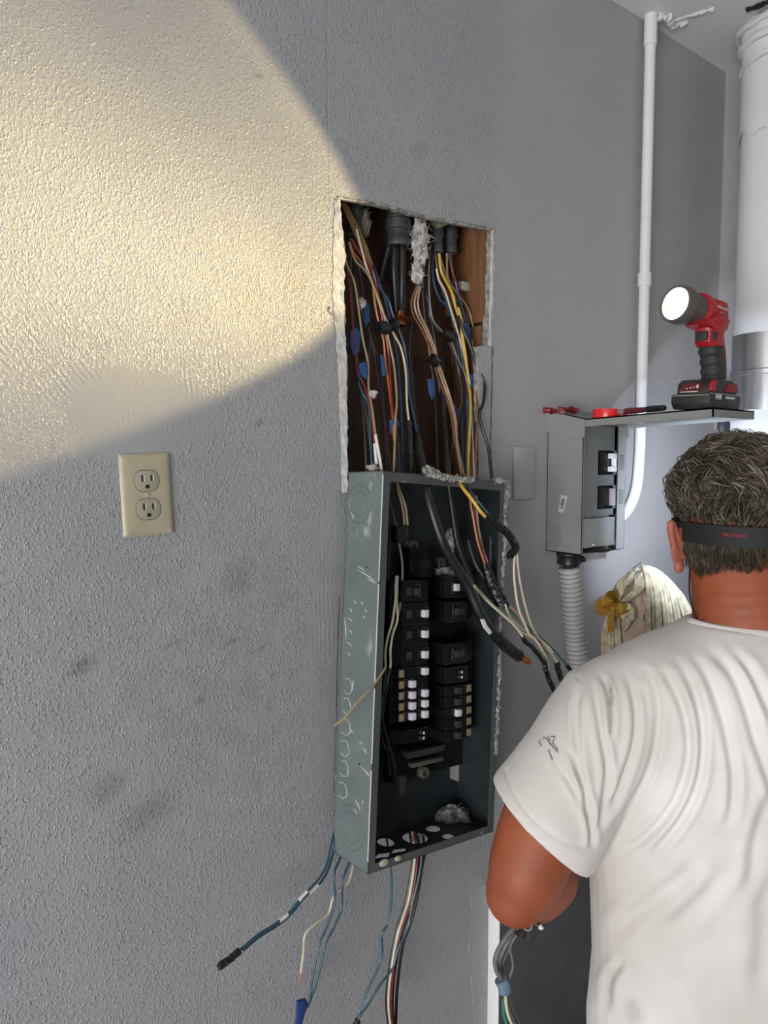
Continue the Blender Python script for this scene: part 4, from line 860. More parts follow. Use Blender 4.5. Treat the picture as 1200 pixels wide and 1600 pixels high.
bm = bmesh.new(); plate(bm, (SX0+0.005, FY-0.006, SZ0+0.012), (x1f-0.002, FY-0.004, zb0-0.004), bev=0.0008); obj('lower_cover', bm, M_sub, sub)
bm = bmesh.new(); c = W(928, 851, FY-0.006); add_lathe(bm, [(0, .003), (.003, .0025), (.0042, 0)], Matrix.Translation(c) @ Matrix.Rotation(PI/2, 4, 'X'), 12); obj('screw', bm, M_screw, sub)
bm = bmesh.new(); add_tube(bm, catmull([W(927, 856, FY-.005), W(934, 862, FY-.012), W(948, 862, SY-.004), W(958, 858, SY-.003)], 5), .001, n=6); plate(bm, (SX0+0.004, SY+.002, SZ0+.002), (x1f, SY+.008, SZ0+.005)); obj('bent_tab', bm, M_breaker, sub)
for i, h in enumerate(holes):
    cx, cz = (h[0][0]+h[1][0])/2, (h[0][2]+h[2][2])/2; ww, hh = h[1][0]-h[0][0], h[2][2]-h[0][2]
    br = thing('circuit_breaker', ('black two pole breaker with bright white handle in the upper load centre window', 'black two pole breaker with greyish handle in the lower load centre window')[i], 'circuit breaker', (cx, FY+.012, cz))
    bm = bmesh.new(); add_box(bm, (cx, FY+.030, cz), (ww-.001, .036, hh-.001), bev=.001); add_box(bm, (cx-.004, FY+.010, cz), (ww*.6, .012, hh*.92), bev=.001); obj('body', bm, M_breaker, br)
    bm = bmesh.new()
    if i == 0:
        for s in (1, -1): add_box(bm, (cx+ww*.28, FY+.001, cz+s*hh*.27), (ww*.30, .014, hh*.22), bev=.001)
        add_box(bm, (cx+ww*.40, FY+.0005, cz), (ww*.10, .010, hh*.7), bev=.0008)
        obj('handle', bm, mat('bright_white_handle', (0.85, 0.85, 0.88), 0.3), br)
    else:
        add_box(bm, (cx+ww*.30, FY+.001, cz), (ww*.16, .012, hh*.75), bev=.001); obj('handle', bm, mat('greyed_handle', (0.30, 0.29, 0.30), 0.4), br)
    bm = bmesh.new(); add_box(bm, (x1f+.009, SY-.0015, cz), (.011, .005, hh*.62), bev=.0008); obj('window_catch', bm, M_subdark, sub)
# knockout rings and bar code sticker on its left side
bm = bmesh.new(); c = W(865, 837, -.045); c = Vector((SX0-.0002, XP(865, 838, SX0).y, XP(865, 838, SX0).z))
for r in (.020, .0145, .0085): add_tube(bm, [c+Vector((0, r*math.cos(2*PI*j/24), r*math.sin(2*PI*j/24))) for j in range(25)], .0005, n=4)
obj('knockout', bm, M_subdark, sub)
st = [XP(u, v, SX0-.0004) for u, v in ((877, 773), (887, 776), (880, 802), (872, 799))]
bm = bmesh.new(); add_prism(bm, st, (-.0003, 0, 0)); sk = obj('barcode_sticker', bm, mat('sticker_white', (0.50, 0.50, 0.48), 0.6), sub)
bm = bmesh.new(); r2 = random.Random(5)
for j in range(13):
    t0 = .20+.6*j/13; th = r2.choice((.012, .02, .03)); a, b = st[0].lerp(st[3], t0), st[1].lerp(st[2], t0); a2, b2 = st[0].lerp(st[3], t0+th), st[1].lerp(st[2], t0+th)
    add_prism(bm, [a.lerp(b, .2)+Vector((-.0004, 0, 0)), a.lerp(b, .75)+Vector((-.0004, 0, 0)), a2.lerp(b2, .75)+Vector((-.0004, 0, 0)), a2.lerp(b2, .2)+Vector((-.0004, 0, 0))], (-.0002, 0, 0))
obj('bars', bm, M_black, sk)
# connector and flexible conduit under it
fx = thing('flexible_conduit', 'ribbed pale grey flexible conduit dropping from the load centre', 'conduit', W(905, 1100, -.05))
ftop = W(889, 886, -.045); fpath = catmull([ftop, W(893, 930, -.045), W(899, 985, -.045), W(906, 1045, -.047), W(922, 1130, -.05), W(965, 1260, -.05), W(1010, 1400, -.05), W(1020, 1900, -.05)], 40)
fl = [0]
for p, q in zip(fpath, fpath[1:]): fl.append(fl[-1]+(q-p).length)
rib = []; pts = []; step = .0007; s = 0; i = 0
while s < fl[-1] and len(pts) < 1500:
    while i < len(fl)-2 and fl[i+1] < s: i += 1
    pts.append(fpath[i].lerp(fpath[i+1], (s-fl[i])/max(fl[i+1]-fl[i], 1e-9))); ph = (s/.0098) % 1.0
    rib.append(.0235 - (.0042 if ph < .20 else (.0012 if ph < .32 else 0))); s += step*1.4
bm = bmesh.new(); add_tube(bm, pts, rib, n=20); obj('corrugated_tube', bm, M_flex, fx, angle=60)
cn = bmesh.new(); cb0 = Vector((ftop.x, ftop.y, SZ0))
add_lathe(cn, [(.015, .0), (.026, -.001), (.027, -.006), (.0245, -.010), (.0255, -.024), (.022, -.026), (.018, -.026)], Matrix.Translation(cb0), 24); obj('connector', cn, M_black, fx)
bm = bmesh.new(); add_lathe(bm, [(0, .004), (.0055, .003), (.0065, 0), (.0065, -.012)], Matrix.Translation(cb0+Vector((.016, -.024, -.014))) @ Matrix.Rotation(PI/2, 4, 'X'), 14); obj('connector_screw', bm, M_black, fx)
# wire nuts and wire scraps, tape roll, knife on top
M_red = mat('red_plastic', (0.38, 0.013, 0.020), 0.38); M_dred = mat('dark_red_plastic', (0.22, 0.012, 0.022), 0.45)
nuts = [(856, 633, -.050, .3), (866, 636, -.060, 1.2), (877, 634, -.066, 2.2), (880, 630, -.03, .9), (890, 629, -.028, 2.8), (899, 631, -.03, .2)]
nlab = ['dark red twist connector at the left end of the load centre top', 'dark red twist connector second from the left on the load centre', 'dark red twist connector third from the left on the load centre', 'dark red twist connector towards the back of the load centre top', 'dark red twist connector in the middle of the rear three', 'dark red twist connector nearest the red tape roll']
for (u, v, y, a), lb in zip(nuts, nlab):
    x = W(u, v, y).x; z = zf+(zb-zf)*((y-SY)/(0-SY))+.0068
    Mn = Matrix.Translation((x, y, z)) @ Matrix.Rotation(a, 4, 'Z') @ Matrix.Rotation(PI/2, 4, 'X') @ Matrix.Translation((0, 0, -.008))
    bm = bmesh.new(); vs = add_lathe(bm, [(0, .016), (.0032, .016), (.0042, .014), (.0062, .002), (.0068, .0), (.005, 0), (.004, .006), (0, .006)], Mn, 16)
    n_ = thing('wire_nut', lb, 'wire connector', (x, y, z), 'red twist connectors on the load centre'); obj('cap', bm, M_dred, n_)
    bm = bmesh.new()
    for s in (1, -1): add_box(bm, (s*.0066, 0, .004), (.003, .0018, .007), Mn, bev=.0005)
    obj('wing', bm, M_dred, n_)
def covz(y): return zt0+(zt1-zt0)*((y-y0)/(y1-y0))
tr = Vector((1.241, -0.122, covz(-.122)+.0002)); ro = thing('tape_roll', 'bright red roll of vinyl tape on the raised cover', 'tape', tr)
Mt = Matrix.Translation(tr) @ Matrix.Rotation(.033, 4, 'X')
bm = bmesh.new(); add_lathe(bm, [(.0195, 0), (.0265, 0), (.0268, .001), (.0268, .0165), (.0265, .0175), (.0195, .0175), (.0195, 0)], Mt, 40); obj('tape_winding', bm, mat('red_vinyl', (0.75, 0.030, 0.035), 0.25), ro)
bm = bmesh.new(); add_lathe(bm, [(.0178, 0.0005), (.0194, 0.0005), (.0194, .017), (.0178, .017), (.0178, .0005)], Mt, 30); obj('core', bm, M_dred, ro)
bm = bmesh.new(); add_prism(bm, [Mt @ Vector(p) for p in ((.012, -.0255, .001), (.028, -.0265, .001), (.028, -.0265, .0165), (.012, -.0255, .0165))], (0, -.0012, 0)); obj('loose_end', bm, mat('red_vinyl', (0, 0, 0)), ro)
ka, kb = XP(952, 651, 1.232), XP(1013, 643, 1.245); ka.y, kb.y = -.160, -.258; ka.x = kb.x = 1.2265
ka.z, kb.z = covz(ka.y)+.0085, covz(kb.y)+.0085
kn = thing('utility_knife', 'red and black handled cutter lying on the raised cover', 'knife', (ka+kb)/2); d = kb-ka
bm = bmesh.new(); add_tube(bm, catmull([ka+d*.14, ka+d*.35, ka+d*.62, ka+d*.66], 5), [.0072+.0008*math.sin(j*.5) for j in range(16)], n=10, flat=.75); obj('body', bm, mat('dark_maroon', (0.13, 0.018, 0.02), 0.4), kn)
bm = bmesh.new(); add_tube(bm, catmull([ka+d*.62, ka+d*.80, ka+d*.95, kb], 5), [.0078, .008, .008, .008, .008, .0078, .0078, .0075, .0074, .0072, .007, .0064, .0056, .0046, .0034, .0018], n=10, flat=.75); obj('grip', bm, M_black, kn)
bm = bmesh.new(); add_box(bm, (0, 0, 0), (.006, .024, .0085), Matrix.Translation(ka+d*.10) @ Matrix.Rotation(.05, 4, 'X'), bev=.0015); obj('blade_holder', bm, mat('grey_steel', (0.42, 0.41, 0.40), 0.4, metal=.6), kn)

# ------------------------------------------------------------------ battery work light
bx, by = 1.217, -.344; bz = covz(by+.036)+.0008
fl_ = thing('work_light', 'red and black battery work light shining to the left, on the raised cover', 'flashlight', (bx+.054, by+.036, bz))
TX = Matrix.Translation((bx, by, bz)) @ Matrix.Rotation(.030, 4, 'X')   # x to the rear, y across (towards the wall), z up
BWd = .072; BL_ = .108
def fpart(name, bm, m, parent=None, M=TX, **k): bmesh.ops.transform(bm, matrix=M, verts=bm.verts); return obj(name, bm, m, parent or fl_, **k)
M_bat = mat('dusty_black_plastic', (0.018, 0.018, 0.019), 0.45, bump=.15, bscale=120, var=.6, vscale=40, col2=(0.05, 0.047, 0.043)); M_bat.node_tree.nodes['Principled BSDF'].inputs['Specular IOR Level'].default_value = .4
bm = bmesh.new(); add_prism(bm, [(.008, 0, 0), (BL_-.004, 0, 0), (BL_, 0, .012), (BL_, 0, .026), (0, 0, .026), (0, 0, .010)], (0, BWd, 0), bev=.0022); bat = fpart('battery', bm, M_bat)
bm = bmesh.new(); add_prism(bm, [(.006, .004, .0255), (BL_-.006, .004, .0255), (BL_-.008, .006, .048), (BL_-.018, .010, .053), (.030, .010, .053), (.014, .007, .045)], (0, BWd-.010, 0), bev=.003); shoe = fpart('battery_foot', bm, M_bat)
bm = bmesh.new(); add_box(bm, (BL_/2, -.0002, .026), (BL_*.98, .001, .0012)); add_box(bm, (-.0003, BWd/2, .0235), (.001, BWd*.96, .0012)); fpart('pale_seam', bm, M_dirtywhite, bat)
bm = bmesh.new(); add_prism(bm, [(.002, -.0008, .030), (.018, -.0008, .030), (.020, -.0008, .050), (.012, -.0008, .049), (.005, -.0008, .040)], (0, .007, 0), bev=.002); fpart('release_button', bm, M_red, bat)
bm = bmesh.new(); add_prism(bm, [(.058, .0010, .031), (BL_-.007, .0010, .031), (BL_-.009, .0030, .046), (.072, .0045, .046), (.060, .0025, .036)], (0, .004, 0), bev=.001); fpart('red_side', bm, M_dred, bat)
bm = bmesh.new(); add_prism(bm, [(.0068, .020, .0300), (.0068, .062, .0300), (.0145, .058, .0445), (.0145, .022, .0445)], (-.001, 0, .0003)); g_ = fpart('gauge_panel', bm, mat('dark_maroon', (0, 0, 0)), bat)
bm = bmesh.new()
for j in range(4): add_box(bm, (.0085, .028+.0065*j, .0360+.001*(3-j)), (.0012, .0032, .0016 if j else .006), bev=.0003)
add_box(bm, (.0058, .042, .0300), (.0012, .034, .0012)); fpart('gauge_mark', bm, M_whitetape, g_)
def side_text(s, x, z, size, y=-.0011):
    return text_mesh('lettering', s, TX @ Matrix.Translation((x, y, z)) @ Matrix.Rotation(PI/2, 4, 'X'), size, M_whitetape, bat)
bm = bmesh.new()
for c, s in (((.028, -.0008, .0245), (.016, .0010, .001)), ((.028, -.0008, .0175), (.016, .0010, .001)), ((.020, -.0008, .021), (.001, .0010, .007)), ((.036, -.0008, .021), (.001, .0010, .007))): add_box(bm, c, s)
fpart('badge_frame', bm, M_whitetape, bat); side_text('M18', .028, .0208, .0062); side_text('REDLITHIUM', .068, .0205, .0058)
# handle: leans forward going up, ribbed rubber, red spine
def hring(c, rx, ry, tilt=0.0, n=18):
    out_ = []
    for k_ in range(n):
        a = 2*PI*k_/n; ca, sa = math.cos(a), math.sin(a); e = .75
        x = rx*math.copysign(abs(ca)**e, ca); y = ry*math.copysign(abs(sa)**e, sa)
        out_.append((c[0]+x*math.cos(tilt), c[1]+y, c[2]+x*math.sin(tilt)))
    return out_
cy = BWd/2
rings = []
for j in range(34):
    tt = j/33; z = .050+.068*tt; xc = .075-.020*tt+.004*math.sin(tt*PI); rbx = .0215-.002*tt+.0012*math.sin(tt*26); rby = .0185+.0010*math.sin(tt*26)
    rings.append(hring((xc, cy, z), rbx, rby, .18))
bm = bmesh.new(); add_rings(bm, rings); fpart('handle', bm, mat('dark_rubber', (0.030, 0.031, 0.033), .6, bump=.4, bscale=200))
bm = bmesh.new(); add_rings(bm, [hring((.0905-.020*tt+.004*math.sin(tt*PI), cy, .056+.075*tt), .0085, .0155, .18) for tt in (0, .25, .5, .75, 1)]); fpart('red_spine', bm, M_dred)
bm = bmesh.new(); add_rings(bm, [hring((.057, cy, .112), .0235, .0195, .1), hring((.053, cy, .120), .0275, .0205, .1), hring((.053, cy, .135), .027, .0205, .05), hring((.056, cy, .146), .034, .022, 0), hring((.058, cy, .158), .034, .026, 0)]); fpart('neck', bm, M_red)
bm = bmesh.new(); add_box(bm, (.0275, cy, .1275), (.008, .022, .017), bev=.0015); fpart('switch', bm, mat('dark_rubber', (0, 0, 0)))
bm = bmesh.new(); add_box(bm, (.034, cy-.0202, .127), (.013, .002, .014), bev=.0006); fpart('switch_side', bm, mat('dark_rubber', (0, 0, 0)))
# head: axis forward, slightly up and towards the wall
LENS = XP(1058, 472, 1.19); LENS = Vector((1.199, -.288, 1.8165))
AX = Vector((-math.cos(math.radians(8.6))*math.cos(math.radians(7.1)), math.sin(math.radians(8.6))*math.cos(math.radians(7.1)), math.sin(math.radians(7.1)))).normalized()
HM = axis_matrix(LENS, AX)                                      # z forward
bm = bmesh.new(); add_lathe(bm, [(.0265, -.002), (.0275, .003), (.0315, .004), (.0328, .0), (.0330, -.014), (.0318, -.020), (.0285, -.026), (.0272, -.034), (.0262, -.052), (.0250, -.060), (0, -.060)], HM, 44); fpart('lamp_collar', bm, mat('greige_rubber', (0.095, 0.090, 0.085), .5), M=Matrix.Identity(4))
bm = bmesh.new(); add_lathe(bm, [(0, .0005), (.0270, -.0005)], HM, 40); fpart('lens', bm, emis('lit_lens', (1.0, 0.93, 0.80), 14.0), M=Matrix.Identity(4))
bm = bmesh.new(); add_box(bm, (0, 0, 0), (.050, .052, .052), HM @ Matrix.Translation((0, 0, -.090)), bev=.013, seg=2)
add_lathe(bm, [(.024, -.052), (.0300, -.053), (.0320, -.056), (.0320, -.062), (.0300, -.070), (.024, -.072)], HM, 24)
hd = fpart('red_body', bm, M_red, M=Matrix.Identity(4), angle=25)
bm = bmesh.new(); add_prism(bm, [(.008, cy-.018, .146), (.036, cy-.021, .138), (.076, cy-.021, .140), (.080, cy-.019, .152), (.080, cy-.019, .170), (.050, cy-.020, .168), (.020, cy-.020, .155)], (0, .040, 0), bev=.002); fpart('red_cradle', bm, M_red)
sx_, sy_, sz_ = frame_of(AX); side = Vector((0, -1, 0)); side = (side-AX*side.dot(AX)).normalized(); upn = side.cross(-AX).normalized()
if upn.z < 0: upn = -upn
def head_text(s, back, up_, size, shear=0.0):
    o_ = LENS-AX*back+side*.0260+upn*up_; xx = -AX; zz = side; yy = upn
    M = Matrix(((xx.x, yy.x, zz.x, o_.x), (xx.y, yy.y, zz.y, o_.y), (xx.z, yy.z, zz.z, o_.z), (0, 0, 0, 1)))
    return text_mesh('lettering', s, M, size, mat('pale_print', (0.50, 0.36, 0.36), .5), hd, ext=.0012, shear=shear)
head_text('Milwaukee', .090, .008, .0075, .25); head_text('M18', .090, -.002, .0055)
# its beam
sl_ = bpy.data.lights.new('work_light_beam', 'SPOT'); sl_.energy = 262; sl_.color = (1.0, 0.77, 0.38); sl_.spot_size = math.radians(48.6); sl_.spot_blend = 0.08; sl_.shadow_soft_size = 0.012
# the reflector's pattern: a hot centre, a little below the axis, inside an even disc
sl_.use_nodes = True; g = NG(sl_); em = g.N['Emission']; tcn = g.N.new('ShaderNodeTexCoord'); spn = g.N.new('ShaderNodeSeparateXYZ'); g.L.new(tcn.outputs['Normal'], spn.inputs[0])
ga = g.math('SUBTRACT', g.math('DIVIDE', spn.outputs[0], spn.outputs[2]), .045); gb = g.math('SUBTRACT', g.math('DIVIDE', spn.outputs[1], spn.outputs[2]), .107)
rr_n = g.math('ARCTANGENT', g.math('SQRT', g.math('ADD', g.math('MULTIPLY', ga, ga), g.math('MULTIPLY', gb, gb)))); cr = g.N.new('ShaderNodeValToRGB'); g.L.new(g.math('DIVIDE', rr_n, 0.6), cr.inputs['Fac'])
cr.color_ramp.elements[0].position = 0.0; cr.color_ramp.elements[0].color = (1, 1, 1, 1); cr.color_ramp.elements[1].position = 0.90; cr.color_ramp.elements[1].color = (.19, .19, .19, 1)
for dg_, kk in ((9, 1.0), (11.5, .85), (13.5, .60), (15.5, .44), (18, .31), (20.5, .22), (25, .165)):
    e_ = cr.color_ramp.elements.new(math.radians(dg_)/.6); e_.color = (kk, kk, kk, 1)
g.L.new(cr.outputs['Color'], em.inputs['Strength'])
so = bpy.data.objects.new('work_light_beam', sl_); COL.objects.link(so); so.location = LENS+AX*.006; so.rotation_euler = AX.to_track_quat('-Z', 'Y').to_euler(); so.parent = fl_; so.matrix_parent_inverse = base_inv(fl_)

# ------------------------------------------------------------------ white riser pipe with a sweep into the load centre
PX = 1.535
rp = thing('riser_pipe', 'white painted conduit running from the ceiling down behind the load centre', 'pipe', (PX, -.020, 1.3))
def wx(u, v): q = W(u, v, -.020); return Vector((q.x, -.020, q.z))
pts = [Vector((PX, -.020, CEIL)), Vector((PX, -.020, 1.46)), Vector((PX-.003, -.020, 1.41)), Vector((PX-.018, -.020, 1.355)), Vector((PX-.05, -.020, 1.32)), Vector((PX-.10, -.022, 1.305)), Vector((SX1-.01, -.030, 1.40))]
PX1, PX0 = wx(1016, 70), wx(1002, 640)
def pipe_at(z): return PX0.lerp(PX1, (z-PX0.z)/(PX1.z-PX0.z))
pts = [pipe_at(CEIL), pipe_at(2.1), wx(1002, 640), wx(999, 720), wx(994, 765), wx(982, 795), wx(966, 812), wx(950, 818)]
bm = bmesh.new(); add_tube(bm, catmull(pts, 10), .0118, n=20); obj('pipe', bm, M_white, rp)
for zc, h, r in ((CEIL-.032, .064, .0142), (W(1006, 437, -.02).z, .030, .0150)):
    bm = bmesh.new(); xx = pipe_at(zc).x
    add_lathe(bm, [(.0115, -h/2), (r, -h/2), (r, h/2-.002), (r*.97, h/2), (.0115, h/2)], Matrix.Translation((xx, -.020, zc)), 24); obj('coupling', bm, M_white, rp)
bm = crust('caulk', [(1.525, -.022, CEIL-.004), (1.535, -.04, CEIL-.005), (1.555, -.042, CEIL-.004), (1.575, -.03, CEIL-.004), (1.60, -.05, CEIL-.001)], .007, 12, None, per=8); obj('caulk', bm, M_wrap, rp)
bm = crust('caulk', [(1.57, -.03, CEIL-.002), (1.585, -.08, CEIL-.001), (1.60, -.12, CEIL-.001)], .004, 13, None, per=8); obj('caulk', bm, M_wrap, rp)

# ------------------------------------------------------------------ vent pipe in the corner
vx, vy = 1.768, -.182; VR = .0735
vp = thing('vent_pipe', 'large white wrapped vent pipe with a bright metal collar in the corner', 'pipe', (vx, vy, 0))
VM = Matrix.Translation((vx, vy, 0))
zc1, zc0 = XP(1185, 528, vx).z, XP(1185, 634, vx).z
zc1 = 1.55+(716-528)/FPX*1.73; zc0 = 1.55+(716-640)/FPX*1.66
bm = bmesh.new(); add_lathe(bm, [(VR, zc1-.01), (VR, CEIL-.14), (VR*1.01, CEIL-.13), (VR*1.02, CEIL-.06), (VR*1.05, CEIL-.05), (VR*1.08, CEIL-.02), (VR*1.06, CEIL-.0005)], VM, 40)
for v in bm.verts:
    if v.co.z > CEIL-.2: v.co += Vector(mnoise.noise_vector(v.co*22))*.007
obj('painted_pipe', bm, mat('white_pipe_paint', (0.70, 0.71, 0.72), .4, bump=.08, bscale=40, var=.05), vp, angle=60)
def wrap_band(z, r, th, seed, tilt):
    bm = bmesh.new(); pts = [(vx+r*math.cos(2*PI*k/40), vy+r*math.sin(2*PI*k/40), z+tilt*math.cos(2*PI*k/40+1)) for k in range(41)]
    add_tube(bm, pts, th, n=8)
    for v in bm.verts:
        v.co += Vector(mnoise.noise_vector(v.co*30+Vector((seed, 0, 0))))*th*.7; v.co.z = min(v.co.z, CEIL-.0006)
    return obj('wrap_fold', bm, M_wrap, vp, angle=60)
wrap_band(CEIL-.045, VR*1.05, .009, 1, .008); wrap_band(CEIL-.085, VR*1.01, .006, 2, .012); wrap_band(CEIL-.014, VR*1.08, .009, 4, .003)
bm = bmesh.new()
for k in range(40):
    a0_, a1_ = 2*PI*k/40, 2*PI*(k+1)/40; zz = lambda a: CEIL-.25+.04*mnoise.noise(Vector((math.cos(a)*2, math.sin(a)*2, 3)))
    q = [(vx+VR*1.012*math.cos(a), vy+VR*1.012*math.sin(a), z) for a, z in ((a0_, zz(a0_)), (a1_, zz(a1_)), (a1_, CEIL-.10), (a0_, CEIL-.10))]
    bm.faces.new([bm.verts.new(p) for p in q])
bmesh.ops.remove_doubles(bm, verts=bm.verts, dist=1e-5); bmesh.ops.recalc_face_normals(bm, faces=bm.faces); obj('wrap_tape', bm, M_wrap, vp)
bm = bmesh.new(); zm = (zc0+zc1)/2-.002
add_lathe(bm, [(VR*.9, zc1), (VR*1.01, zc1), (VR*1.01, zm+.008), (VR*1.035, zm+.006), (VR*1.035, zm-.004), (VR*1.01, zm-.006), (VR*1.02, zc0+.003), (VR*1.02, zc0), (VR*.9, zc0)], VM, 56); obj('metal_collar', bm, M_chrome, vp, angle=30)
bm = bmesh.new(); add_lathe(bm, [(VR*.9, zc0+.002), (VR*.95, zc0-.006), (VR*1.45, zc0-.05), (VR*1.55, zc0-.09), (VR*1.5, zc0-.16), (VR*1.3, zc0-.30), (VR*1.3, .0)], VM, 40)
for v in bm.verts:
    if v.co.z > .2: v.co += Vector(mnoise.noise_vector(v.co*14))*.006
obj('lower_wrapping', bm, mat('bright_wrap', (0.80, 0.80, 0.82), .6, bump=.3, bscale=40), vp, angle=60)
bm = bmesh.new(); cc = P(1131, 666, 1.60); add_ell(bm, cc, (RGT*.014, FWD*.008, UPV*.021), 16, 10); obj('dark_oval', bm, mat('dark_oval_grey', (0.02, 0.02, 0.02), .6), vp)  # small dark oval set on the upper left of the wrapping
bm = crust('gap', [(vx-.11, vy+.02, CEIL-.001), (vx-.09, vy-.05, CEIL-.001), (vx-.04, vy-.09, CEIL-.001), (vx+.03, vy-.10, CEIL-.001)], .006, 15, None, per=10); obj('ceiling_gap', bm, M_slot, vp)

# ------------------------------------------------------------------ rag doll hanging in the corner
DD = 1.50
def DP(u, v, dz=0.0): return P(u, v, DD+dz)
doll = thing('rag_doll', 'rag doll with cream yarn hair and a mustard ribbon, propped behind the worker', 'doll', DP(1015, 1180))
M_cloth = mat('doll_cloth', (0.66, 0.51, 0.40), .9, bump=.35, bscale=300, var=.12, vscale=20)
M_yarn = mat('cream_yarn', (0.78, 0.71, 0.50), .85, bump=.8, bscale=500, var=.45, vscale=60); M_rib = mat('mustard_ribbon', (0.42, 0.22, 0.025), .5, var=.25, vscale=40)
pxm = DD/FPX
bm = bmesh.new(); add_ell(bm, DP(1003, 968), (RGT*52*pxm, FWD*46*pxm, UPV*66*pxm), 30, 20); obj('head', bm, M_cloth, doll)
bm = bmesh.new(); add_rings(bm, [[tuple(DP(1015, v, .01)+(RGT*math.cos(2*PI*k/18)*ru+FWD*math.sin(2*PI*k/18)*rf)*pxm) for k in range(18)] for v, ru, rf in ((1010, 18, 16), (1030, 20, 18), (1045, 46, 30), (1100, 56, 38), (1160, 66, 44), (1250, 95, 60))]); obj('dress', bm, mat('doll_dress', (0.30, 0.32, 0.40), .9, var=.3, vscale=20), doll)
bm = bmesh.new()
for s in (-1, 1): add_tube(bm, catmull([DP(1015+s*40, 1052), DP(1015+s*75, 1100), DP(1015+s*90, 1160)], 5), [.022]*9+[.024, .020], n=10)
obj('arm', bm, M_cloth, doll)
bm = bmesh.new()
for s in (-1, 1): add_tube(bm, catmull([DP(1015+s*35, 1240), DP(1015+s*38, 1350), DP(1015+s*40, 1430, -.02)], 5), .026, n=10)
obj('leg', bm, M_cloth, doll)
bm = bmesh.new(); r2 = random.Random(9)
def strand(bm, px, r=.0046, jit=1.2):
    pts = [P(u+r2.uniform(-jit, jit), v+r2.uniform(-jit, jit), DD+dz*pxm) for u, v, dz in px]; path = catmull(pts, 5)
    add_tube(bm, path, [r*(1+.10*math.sin(i*1.9+r2.random())) for i in range(len(path))], n=6)
# right hand fall of yarn from the parting
for lay in range(2):
    for j in range(12 if not lay else 9):
        e = (j/11 if not lay else j/8+.03)+r2.uniform(-.012, .012); dz = r2.uniform(-4, 4)+(15 if lay else -4)
        strand(bm, [(1002+2*e, 891-2*e, -18+dz*.3), (1005+27*e, 887+8*e*e, -26+18*e+dz), (1011+50*e, 908+18*e*e, -50+30*e+dz), (1014+63*e, 950+6*e, -58+38*e+dz), (1013+76*e, 1056-68*e+r2.uniform(-6, 6), -54+46*e+dz)], .0043*r2.uniform(.85, 1.15), .9)
# left: swept over the brow into the bunch
for j in range(8):
    t_ = j/7; strand(bm, [(997-6*t_, 889+3*t_, -14), (985-19*t_, 901+12*t_, -40+22*t_+r2.uniform(-5, 5)), (972-13*t_, 925+9*t_, -36+32*t_+r2.uniform(-5, 5)), (962, 947, -20)], .0048*r2.uniform(.8, 1.1))
for j in range(5):
    t_ = j/4; strand(bm, [(1004-9*t_, 895+8*t_, -36), (1004-12*t_, 916+5*t_, -52), (990-12*t_, 930+5*t_, -50), (966, 946, -26)], .0046*r2.uniform(.8, 1.1))
for j in range(5):                                             # short loops below the bunch on the cheek
    t_ = j/4; strand(bm, [(963, 951, -26), (976+6*math.sin(PI*t_), 944+22*t_, -44), (984+6*math.sin(PI*t_), 948+24*t_, -52), (971+4*t_, 954+32*t_, -40)], .0042)
for lay in range(2):                                           # the bunch hanging down
    for j in range(6):
        t_ = j/5; strand(bm, [(960+5*t_, 948, -24+4*lay), (946+20*t_, 975, -30+8*lay), (942+26*t_, 1005, -28+8*lay), (943+28*t_, 1045+r2.uniform(-4, 10), -24+8*lay)], .0048*r2.uniform(.8, 1.1))
yo = obj('yarn_hair', bm, M_yarn, doll, angle=180); yo['kind'] = 'stuff'
bm = bmesh.new()
def ribbon(bm, px, wpx, dz=-34):
    path = catmull([P(u, v, DD+(dz+q)*pxm) for u, v, q in px], 5); vs = []
    for i, p in enumerate(path):
        tt = (path[min(i+1, len(path)-1)]-path[max(i-1, 0)]).normalized(); sd = tt.cross(FWD).normalized()*wpx[0]*pxm*(1+(wpx[1]-1)*math.sin(PI*i/(len(path)-1)))
        vs.append((bm.verts.new(p+sd-FWD*.001), bm.verts.new(p-sd-FWD*.001), bm.verts.new(p-sd+FWD*.001), bm.verts.new(p+sd+FWD*.001)))
    for a, b in zip(vs, vs[1:]):
        for k in range(4): bm.faces.new((a[k], a[(k+1) % 4], b[(k+1) % 4], b[k]))
    bm.faces.new(vs[0][::-1]); bm.faces.new(vs[-1])
ribbon(bm, [(958, 950, -6), (952, 940, -18), (955, 932, -8), (962, 938, 2), (960, 950, -4)], (7, 1.3))
ribbon(bm, [(958, 951, -6), (946, 942, -16), (938, 945, -10), (940, 955, -4), (957, 953, -4)], (5, 1.6))
ribbon(bm, [(958, 951, -6), (970, 950, -18), (980, 954, -14), (976, 963, -6), (960, 955, -6)], (5, 1.7))
ribbon(bm, [(957, 953, -8), (954, 970, -12), (955, 988, -10)], (4.5, 1.0))
add_ell(bm, P(958, 951, DD-42*pxm), (RGT*5*pxm, FWD*4*pxm, UPV*5*pxm), 10, 8)
obj('ribbon_bow', bm, M_rib, doll)
M_st = mat('black_stitching', (0.02, 0.02, 0.02), .8)
def face_pt(u, v):                                              # on the cloth head
    c = DP(1003, 968); o = CAM; dr = ray(u, v); ax = (RGT*52*pxm, FWD*46*pxm, UPV*66*pxm)
    q0 = Vector([(o-c).dot(a)/a.length_squared for a in ax]); q1 = Vector([dr.dot(a)/a.length_squared for a in ax])
    A, B, C_ = q1.dot(q1), 2*q0.dot(q1), q0.dot(q0)-1; disc = max(B*B-4*A*C_, 0); return o+dr*((-B-math.sqrt(disc))/(2*A))
bm = bmesh.new()
